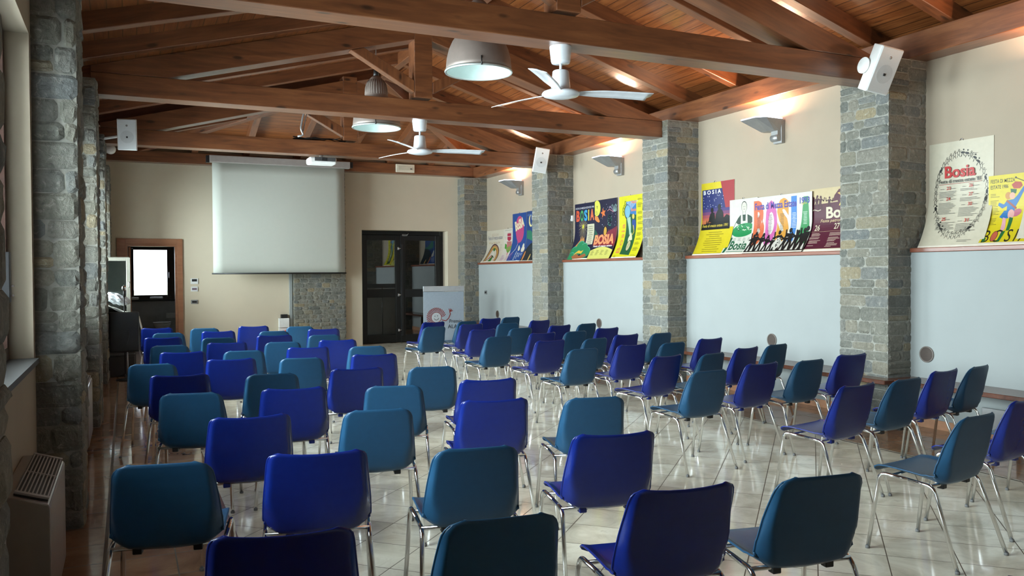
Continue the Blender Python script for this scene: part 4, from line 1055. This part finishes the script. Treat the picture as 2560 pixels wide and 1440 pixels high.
# 1986 yellow poster with a marching drum majorette
A=Art(.47,.63)
A.text('FESTA DI MEZZA',.02,.560,.225,.034,'2a2a10',bold=.012); A.text('ESTATE 1986',.02,.508,.165,.034,'2a2a10',bold=.012)
A.stroke([(.255,.592),(.345,.548)],.006,K); A.ell(.253,.594,.009,.009,K,10)
A.poly([(.215,.535),(.25,.56),(.30,.552),(.315,.52),(.29,.495),(.235,.498)],'b5402a')
A.poly([(.205,.50),(.262,.49),(.255,.455),(.210,.458)],'155c34')
A.ell(.185,.44,.028,.032,'c98a35'); A.ell(.222,.437,.026,.030,'e2ab90')
A.poly([(.175,.40),(.235,.405),(.270,.44),(.335,.53),(.352,.52),(.285,.395),(.255,.345),(.240,.30),(.170,.30),(.175,.35),(.13,.33),(.09,.36),(.10,.385),(.145,.365)],'1d6fb0')
A.ell(.345,.535,.016,.014,'e2ab90',12); A.stroke([(.175,.395),(.255,.325)],.018,'9a4530')
A.poly([(.150,.31),(.255,.31),(.275,.27),(.225,.245),(.15,.235),(.11,.255)],'1d6fb0')
A.ell(.265,.285,.045,.030,'c06a80',rot=.5); A.ell(.215,.275,.030,.042,'e2a8a0')
A.poly([(.145,.25),(.175,.24),(.190,.15),(.165,.10),(.150,.15)],'e2a8b0'); A.poly([(.205,.25),(.240,.24),(.235,.13),(.205,.13)],'1f6a35')
A.text('BOSIA',.02,.03,.42,.11,'26241a',bold=.0,spc=1.35)
A.ell(.038,.055,.014,.022,'1f6a35'); A.ell(.120,.083,.030,.048,'26241a'); A.ell(.120,.083,.026,.044,'c56045'); A.poly([(.165,.03),(.190,.035),(.205,.13),(.170,.12)],'1f6a35'); A.poly([(.405,.065),(.435,.065),(.42,.11)],'4a90c0')
for x,y,n in ((.02,.46,3),(.02,.40,5),(.02,.33,5),(.02,.24,5),(.36,.44,4),(.36,.36,5),(.36,.26,5)): A.lines(x,y,.085,n,.013,'8a7a18',.005)
hang(A,4.965,.018,'yellow 1986 poster with a blue-jacketed majorette, partly over the cream poster','ddc81c')
A=Art(.45,1.0); A.lines(.05,.85,.3,6,.03,'8a857a'); A.lines(.05,.5,.3,8,.02,'8a857a')
hang(A,4.63,.002,'cream board edge just entering at the right picture edge above the yellow poster','d8d0bc')
# 1991 night poster
A=Art(.67,.97)
A.poly([(.40,.97),(.67,.97),(.67,.60),(.50,.60)],'a83238')
A.poly([(.02,.88),(.43,.88),(.50,.60),(.50,.62),(.60,.62),(.60,.42),(.02,.42)],'27316e')
for k,(c,y) in enumerate((('4a3a78',.62),('7a4470',.58),('a8505a',.54),('c0604a',.50),('cc7448',.47))): A.rect(.02,.42,.60,y,c)
r_=random.Random(5)
for k in range(26): A.star(r_.uniform(.05,.46),r_.uniform(.62,.80),.008,'dfe0ea',4,.5)
A.text('B O S I A',.05,.815,.36,.055,'eeeeea',bold=.03)
A.poly([(.02,.36),(.60,.36),(.60,.50),(.52,.53),(.46,.49),(.36,.47),(.30,.46),(.22,.44),(.12,.42),(.05,.36)],K)
A.ell(.225,.60,.030,.035,K,14); A.poly([(.16,.44),(.30,.44),(.275,.56),(.235,.575),(.19,.555),(.165,.50)],K)
A.ell(.375,.635,.034,.038,K,14); A.poly([(.29,.44),(.47,.44),(.45,.56),(.42,.60),(.35,.605),(.30,.54)],K)
A.poly([(.10,.40),(.12,.48),(.13,.42),(.15,.47),(.17,.40)],K)
A.rect(.02,.34,.60,.42,K); A.text('Festa di mezza estate 1991',.04,.375,.52,.038,'d8c040',bold=.012,shear=.2)
for k in range(10): A.lines(.14,.30-.028*k,.38,1,.01,'6a5a10',.006,k,'c')
A.lines(.05,.022,.56,1,.01,'8a7a18',.004)
hang(A,9.11,0,'yellow and red 1991 poster with two silhouettes under a starry night','d9c421')
# green and white poster of a woman carrying a tray
A=Art(.52,.70)
A.ell(.275,.60,.052,.070,'2a2c28'); A.ell(.275,.595,.046,.064,'d6d1c2'); A.stroke([(.26,.60),(.268,.60)],.005,K); A.stroke([(.285,.60),(.293,.60)],.005,K); A.stroke([(.262,.572),(.275,.566),(.29,.572)],.004,K); A.stroke([(.25,.54),(.25,.50)],.004,K); A.stroke([(.30,.54),(.30,.50)],.004,K)
A.poly([(.16,.46),(.21,.50),(.34,.50),(.41,.47),(.45,.42),(.40,.38),(.16,.38),(.12,.41)],'1d4030'); A.poly([(.215,.50),(.245,.50),(.25,.42),(.30,.42),(.305,.50),(.335,.50),(.34,.36),(.21,.36)],'d8d4c6')
A.stroke([(.13,.42),(.08,.35),(.05,.26)],.008,'55584e'); A.stroke([(.43,.42),(.47,.36),(.48,.30)],.008,'55584e')
A.ell(.27,.305,.215,.085,'178a4c',32,rot=.10)
r_=random.Random(9)
for k in range(22): A.ell(.27+r_.uniform(-.15,.15),.335+r_.uniform(-.03,.045),.022,.006,'cfe0c0' if k%2 else '0f5a32',8,rot=r_.uniform(-.8,.8))
A.poly([(.01,0),(.055,0),(.10,.215),(.065,.215)],'14603c')
A.text('Bosia',.10,.055,.32,.115,'14603c',bold=.02); A.lines(.09,.03,.36,1,.01,'4a7a60',.008)
for k in range(4): A.lines(.12+.09*k,.20,.06,3,.014,'6a6c62',.004,k)
hang(A,8.51,.016,'white poster with a smiling woman in an apron carrying a green tray','d9d6ca')
# 1993 wide poster, five coloured letters over dancing silhouettes
A=Art(.99,.69)
A.text('B',.03,.10,.19,.55,'d86a3e',bold=.055); A.text('O',.235,.08,.20,.56,'cf66a8',bold=.055); A.text('S',.435,.12,.20,.53,'d99a3c',bold=.055); A.rect(.665,.13,.755,.66,'4080c8'); A.poly([(.76,.10),(.80,.10),(.86,.64),(.93,.64),(.97,.10),(.90,.10),(.89,.16),(.845,.16),(.835,.10)],'3f9458')
A.text('Festa di Mezza Estate',.05,.535,.70,.085,'4a3f9a',bold=.03); A.text('1993',.80,.56,.155,.075,'40449a',bold=.035); A.text('luglio',.82,.545,.09,.035,'c8b858',bold=.01,shear=.3)
for k,x in enumerate((.08,.28,.48,.675,.85)): A.lines(x,.46,.075,17-2*k,.017,('6a3020','6a2a58','6a4818','d8dce8','d0dcd0')[k],.0055,k,'c')
r_=random.Random(2)
for x,h,l in ((.05,.24,.1),(.12,.27,-.05),(.22,.25,.08),(.33,.22,0),(.42,.20,.1),(.52,.27,-.05),(.62,.23,.12),(.71,.29,-.1),(.80,.26,.05),(.88,.28,.1),(.95,.30,0)): A.person(x,.0,h,K,l)
A.rect(0,0,.99,.035,K)
A.ell(.52,.115,.055,.07,'d8d4c8',16)
for k in range(14): A.ell(.52+r_.uniform(-.04,.04),.115+r_.uniform(-.055,.055),.009,.007,K,8)
hang(A,8.07,.030,'wide white poster with five giant coloured letters and black dancers, 1993','dbd7cc')
# maroon patron feast poster
A=Art(.60,.71)
A.rect(0,.03,.60,.52,'561a30'); A.poly([(0,.50),(.60,.50),(.60,.55),(0,.53)],'561a30')
for x,h in ((.05,.15),(.10,.17),(.15,.16),(.28,.14)): A.person(x,.47,h,'4a1828',.05)
A.poly([(.33,.55),(.36,.62),(.42,.68),(.52,.70),(.60,.68),(.60,.50),(.44,.50),(.40,.56)],'561a30'); A.poly([(.40,.64),(.47,.60),(.52,.63),(.48,.66)],'d9b060'); A.poly([(.42,.50),(.47,.58),(.50,.53),(.55,.58),(.60,.50)],'dcc060')
A.stroke([(.03,.465),(.07,.475),(.12,.46),(.16,.47)],.010,'d0c4a8')
A.text('Bosia',.24,.365,.42,.13,'dcd2b4',bold=.03); A.text('Festa patronale di',.16,.315,.44,.045,'d0b88a',bold=.012,shear=.25)
A.text('26',.09,.235,.075,.065,'dcd2b4',bold=.015); A.text('27',.37,.245,.075,.065,'dcd2b4',bold=.015)
A.rect(.01,.222,.60,.225,'b8a080')
for x,y,n in ((.07,.20,3),(.05,.155,2),(.06,.12,3),(.06,.065,1),(.33,.20,3),(.33,.15,4),(.34,.09,3),(.33,.05,1)): A.lines(x,y,.17,n,.013,'c0a898',.006)
hang(A,7.13,.008,'maroon and cream patron feast poster cut off by the nearest stone pillar','cdb88c')
# 1990 fireworks poster
A=Art(.68,.96)
A.text('FESTA DI MEZZA ESTATE 1990',.03,.865,.62,.030,'d8d8e0',bold=.012)
for ch,x,c,w in (('B',.05,'dc5a38',.12),('O',.19,'4aa060',.11),('S',.32,'3aa0d0',.11),('i',.455,'e0cf50',.035),('A',.52,'e0704a',.13)): A.text(ch,x,.655,w,.19,c,bold=.045)
for k in range(26):
    a=2*PI*k/26; A.stroke([(.29+.03*math.cos(a),.565+.03*math.sin(a)),(.29+.15*math.cos(a),.57+(.10 if math.sin(a)>0 else .24)*math.sin(a))],.004,'b89a60' if k%2 else 'd0c8a0')
A.star(.29,.565,.045,'e8e040',6,.4)
A.rect(.43,.25,.66,.595,'d2cdb0')
for k in range(9): A.lines(.45,.555-.035*k,.18,2,.012,'5a584a',.005,k,'c')
A.poly([(.06,.20),(.22,.33),(.24,.40),(.26,.33),(.28,.42),(.30,.34),(.34,.39),(.38,.30),(.44,.20)],'c88a50')
for cx,cy,rx,ry in ((.12,.13,.13,.10),(.30,.20,.15,.12),(.52,.12,.15,.10),(.42,.20,.12,.08),(.08,.05,.12,.08)): A.ell(cx,cy,rx,ry,'2a8a58'); A.ring(cx,cy,rx*.92,ry*.92,.006,'7ad0c0',.3,2.4)
A.poly([(.10,.05),(.24,.10),(.36,.06),(.52,.10),(.60,.06),(.48,.02),(.2,.01)],'a8623c'); A.poly([(.14,.08),(.26,.11),(.40,.10),(.44,.16),(.36,.14),(.28,.16),(.20,.12)],'e0b840')
for k in range(16): A.ell(random.Random(k).uniform(.03,.65),random.Random(k+50).uniform(.35,.85),.004,.004,'b0b8d8',6)
hang(A,12.61,0,'navy fireworks poster with multicoloured letters above green hills, 1990','1a1838')
# night sky poster with moon and star
A=Art(.69,.97)
A.ell(.07,.84,.11,.13,'e0dc58'); A.text('Y',.05,.83,.05,.05,'2a2a20',bold=.03); A.lines(.02,.79,.10,4,.018,'5a5830')
A.poly([(0,.72),(.10,.70),(.16,.62),(.13,.60),(.06,.62),(0,.66)],'e08a48')
A.star(.27,.75,.085,'e0763a',5,.42,PI/2+.2); A.ring(.47,.62,.055,.085,.014,'40a080',0,5.2); A.ring(.47,.62,.028,.045,.012,'40a080',1,7)
for a in (.4,.7,1.0,1.3,1.6,1.9,2.3,2.7): A.stroke([(.60+.02*math.cos(a),.74+.02*math.sin(a)),(.60+.16*math.cos(a),.74+.14*math.sin(a)),(.60+.22*math.cos(a),.74+.13*math.sin(a)-.02)],.010,('c88a90','9ab8b0','b0a0c0')[int(a*10)%3])
A.poly([(0,.48),(.10,.42),(.20,.38),(.30,.42),(.36,.42),(.69,.52),(.69,.30),(0,.30)],'7a2838'); A.poly([(0,.50),(.12,.40),(.14,.34),(0,.32)],'1e5a48')
A.ell(.335,.46,.060,.085,'2a2018'); A.ell(.335,.45,.045,.070,'d0a040')
for k in range(9): A.stroke([(.42+.03*k,.38),(.43+.03*k,.47)],.006,'a84050')
A.poly([(.02,.22),(.69,.20),(.69,.31),(.40,.36),(.02,.33)],'8a2430')
A.text('BOSIA',.03,.235,.62,.165,'eb9a68',bold=.05); A.text('Festa di mezza estate',.05,.195,.58,.032,'f0e8e0',bold=.03)
pts=[(0,0)]+[(x/20*.69,.14+.055*math.sin(PI*x/20)) for x in range(21)]+[(.69,0)]; A.poly(pts,'dcd870')
for k in range(4): A.lines(.05+.15*k,.135,.10,6,.014,'5a5a30',.005,k)
for k in range(24): A.ell(random.Random(k+9).uniform(.2,.66),random.Random(k+77).uniform(.5,.92),.006,.006,'c8c8dc',6)
hang(A,11.915,.012,'dark night sky poster with orange star, moon and large orange letters','1c1a36')
# yellow poster with green panel
A=Art(.70,.97)
A.poly([(.20,.06),(.48,.04),(.48,.88),(.20,.88)],'1f5a34'); A.poly([(.20,.70),(.48,.66),(.48,.88),(.20,.88)],'3a78b8')
for k in range(9): A.poly([(.32,.74),(.20+.04*k,.88),(.215+.04*k,.88)],'c8dce8')
A.text('Festa',.34,.84,.15,.05,'e08858',bold=.03); A.text('Bosia',.34,.72,.14,.05,'e08858',bold=.03)
A.ell(.235,.72,.085,.115,'1a2a30'); A.ell(.240,.725,.075,.100,'7ab4cc')
A.poly([(.22,.62),(.32,.64),(.35,.36),(.31,.36)],'a8c8b0'); A.poly([(.30,.30),(.36,.40),(.40,.33),(.42,.28),(.36,.26),(.31,.25)],'dcd8b0')
A.ell(.36,.19,.055,.085,K); A.ell(.36,.19,.047,.077,'c8c090'); A.stroke([(.34,.16),(.38,.22)],.008,'6a6440')
A.ell(.40,.64,.032,.040,'e0c060'); A.poly([(.38,.60),(.46,.58),(.48,.50),(.44,.42),(.40,.45),(.36,.55)],'2a4a90'); A.stroke([(.40,.50),(.43,.40),(.40,.36)],.018,'d8b83a')
A.text('Bosia',.17,.08,.46,.10,'e08a50',bold=.012,rot=PI/2,spc=1.2)
for y,n in ((.90,2),(.83,5),(.70,3),(.62,4),(.54,3),(.45,3),(.38,4),(.29,2),(.23,3),(.15,4)): A.lines(.52,y,.15,n,.014,'6a6218',.006)
for k,(x,y) in enumerate(((.12,.76),(.15,.80),(.18,.86),(.12,.70))): A.ring(x,y,.02,.03,.008,'2a6a38',n=12)
A.lines(.05,.04,.08,3,.012,'6a6218'); A.lines(.52,.05,.16,3,.01,'8a801a',.003)
hang(A,11.17,.006,'bright yellow poster with blue balloon head in a tall green panel','dcd420')
# rainbow poster
A=Art(.93,.68)
A.text('BOSIA',.30,.555,.32,.055,'b89a80',bold=-.005,spc=1.3); A.text('Festa di mezza estate',.08,.485,.75,.075,'39456e',bold=.0,shear=.35)
for k in range(5): A.text('lieve',.12+.12*k,.40-.012*(k%2),.10,.045,('c8a060','b08868','d0a858','a88a70','c09870')[k],shear=.4)
A.lines(.70,.36,.12,10,.03,'a89a88',.006)
for k,c in enumerate(('5a3a40','c88a50','e0c060','c87040')): A.ring(.43,.02,.31-.028*k,.36-.028*k,.026,c,0,PI,28)
A.poly([(.22,0),(.36,.02),(.44,.28),(.52,.02),(.58,0)],'2f7a30'); A.poly([(.28,.06),(.40,.20),(.42,.10)],'e08a80'); A.ell(.43,.27,.05,.035,'2f7a30'); A.poly([(.36,.16),(.43,.25),(.50,.15),(.43,.14)],'ddd8c8'); A.stroke([(.22,.04),(.40,.15),(.55,.10)],.014,K)
hang(A,16.50,0,'cream poster with a small rainbow arch and blue script, far left of posters','d6cbb6')
A=Art(.72,.68)
A.lines(.06,.645,.36,1,.01,'7a8a70',.008); A.poly([(.17,.60),(.17,.46),(.22,.43),(.30,.43),(.35,.46),(.35,.60),(.32,.57),(.29,.60),(.26,.57),(.23,.60),(.20,.57)],'b02a48'); A.rect(.17,.515,.35,.528,'e0c8c0')
A.lines(.05,.50,.08,2,.03,'a08a60'); A.lines(.38,.50,.08,2,.03,'a08a60')
A.poly([(.15,.42),(.37,.42),(.38,.25),(.26,.17),(.14,.25)],'b86a70'); A.poly([(.14,.30),(.38,.33),(.38,.25),(.26,.18),(.15,.24)],'6a9a40'); A.poly([(.05,.38),(.14,.36),(.14,.26),(.05,.28)],'4f9a3a'); A.poly([(.38,.36),(.47,.38),(.47,.28),(.38,.26)],'4f9a3a')
for k in range(9): A.stroke([(.17+.022*k,.41),(.175+.022*k,.24)],.005,'d89a80')
A.poly([(.22,.18),(.30,.18),(.26,.13)],'d88a98'); A.lines(.04,.13,.18,7,.018,'b88aa8',.008); A.lines(.28,.13,.18,7,.018,'c89ab0',.008)
hang(A,15.58,.010,'small white poster with red castle and green ribbon beside the rainbow poster','d9d0c2')
A=Art(.64,.96)
A.ell(.33,.64,.19,.265,'c2487a'); A.poly([(.24,.40),(.30,.40),(.27,.33)],'c2487a')
A.text('BoSIA',.14,.60,.42,.20,'eadcb8',bold=.05,rot=.22); A.stroke([(.265,.34),(.22,.25),(.12,.18),(.04,.11)],.010,'d8d8e0')
A.ell(.38,.25,.045,.040,'dcd4c0'); A.ell(.36,.28,.03,.04,'dcd4c0'); A.ell(.56,.24,.075,.055,'dcd4c0'); A.ell(.55,.29,.045,.065,'dcd4c0')
for k in range(4): A.lines(.28+.085*k,.17-.005*k,.06,(9,7,5,3)[k],.017,'c8d0dc',.008,k)
A.text('9',.30,.175,.03,.03,'e0e0e0',bold=.02); A.lines(.04,.16,.18,5,.03,'7a4a90',.012); A.lines(.45,.02,.14,1,.01,'c8d0dc',.006)
hang(A,15.13,.020,'deep blue poster with a big pink balloon and white clouds','1a4890')
A=Art(.66,.97)
A.ell(.17,.78,.085,.115,'e8d898'); A.ell(.205,.795,.075,.10,'1f427e'); A.text('DI NOTTE',.21,.80,.42,.08,'dcd8c0',bold=.02); A.lines(.02,.90,.55,2,.02,'5a80b8',.008)
A.poly([(0,.45),(0,.60),(.15,.60),(.28,.52),(.45,.46),(.66,.44),(.66,.35),(.2,.40)],'2f7a60'); A.poly([(0,0),(.66,0),(.66,.42),(.40,.40),(.20,.34),(.10,.28),(0,.18)],'16242c')
A.ell(.06,.10,.03,.10,'d88a50'); A.ell(.33,.06,.025,.08,'d8b060'); A.lines(.2,.30,.35,5,.025,'3a5058'); A.text('di',.2,.70,.06,.05,'c8c8b8')
hang(A,14.49,.012,'darker blue poster with a yellow crescent moon, half hidden by the third pillar','1f427e')
for y,z in ((5.25,2.722),(8.83,2.692),(8.27,2.424),(7.6,2.412),(12.25,2.682),(10.85,2.69),(15.4,2.404),(14.85,2.682)):
    bm=bm_new(); tube(bm,[(XU-.004,y-.02,z-.008),(XU-.008,y,z+.014),(XU-.004,y+.02,z-.008)],.003,6,bend=.008); o=obj('poster_hanger',bm,'steel'); tag(o,'small metal hanging loop at the top edge of a poster','hanger','poster hanging loops')

# ------------------------------------------------------------------ banner stand
BW,BH=.84,1.10
A=Art(BW,BH)
R='a83a2c'; cx,cy=.31,.635
A.ell(cx-.045,cy-.03,.105,.100,'e4ecf2')
A.ring(cx-.045,cy-.03,.105,.10,.012,R,-2.2,4.0)
for k in range(22):
    a=.15+k*(PI*1.35)/21; r0=.115; x0=cx-.045+r0*math.cos(a); y0=cy-.03+r0*math.sin(a)
    for dd in (0,.16):
        A.stroke([(x0,y0),(x0+.05*math.cos(a+dd),y0+.05*math.sin(a+dd)),(x0+.085*math.cos(a+.5-dd),y0+.075*math.sin(a+.5-dd))],.010,R)
A.ell(cx-.075,cy-.005,.008,.010,'3a3a40',8); A.ell(cx-.02,cy+.0,.008,.010,'3a3a40',8)
A.ring(cx-.045,cy-.035,.045,.045,.009,'4a4a50',PI+.35,2*PI-.2)
A.stroke([(cx+.07,cy-.08),(cx+.15,cy-.10),(cx+.21,cy-.05),(cx+.245,cy+.03),(cx+.23,cy+.075)],.016,R)
for a in (.3,.8,1.3,1.9): A.stroke([(cx+.235,cy+.075),(cx+.235+.06*math.cos(a),cy+.075+.06*math.sin(a))],.012,R)
A.stroke([(cx-.13,cy-.12),(cx-.20,cy-.16)],.014,R); A.stroke([(cx-.19,cy-.13),(cx-.24,cy-.12)],.010,R); A.stroke([(cx-.02,cy-.14),(cx+.03,cy-.17)],.014,R); A.stroke([(cx-.17,cy-.17),(cx-.21,cy-.21)],.010,R)
A.text('Premio',.535,.49,.265,.070,'2c3640',bold=.0); A.text('ALA',.50,.385,.20,.075,'2c3640',bold=.0)
ban=thing('banner_stand','light blue-white banner stand with red curly-haired smiling face, beside the door','banner',(5.15,15.05,0),.02)
def fb(x,y,t): return (x,-t,.035+y)
pan=A.build('banner_sheet',fb,'c2d2e2',ban,back='whitep')
bm=bm_new(); box(bm,-.004,BW+.004,-.022,.004,BH+.04,BH+.145); bevel(bm,.006,2); obj('header_rail',bm,plain('brushed_header',(.50,.52,.55),.35,.4),ban)
bm=bm_new(); box(bm,-.01,BW+.01,-.10,.10,0,.033); bevel(bm,.01,2); obj('base_cassette',bm,'grey',ban)
bm=bm_new(); tube(bm,[(BW/2,.03,.03),(BW/2,.03,BH+.08)],.01,10); obj('rear_pole',bm,'grey',ban)
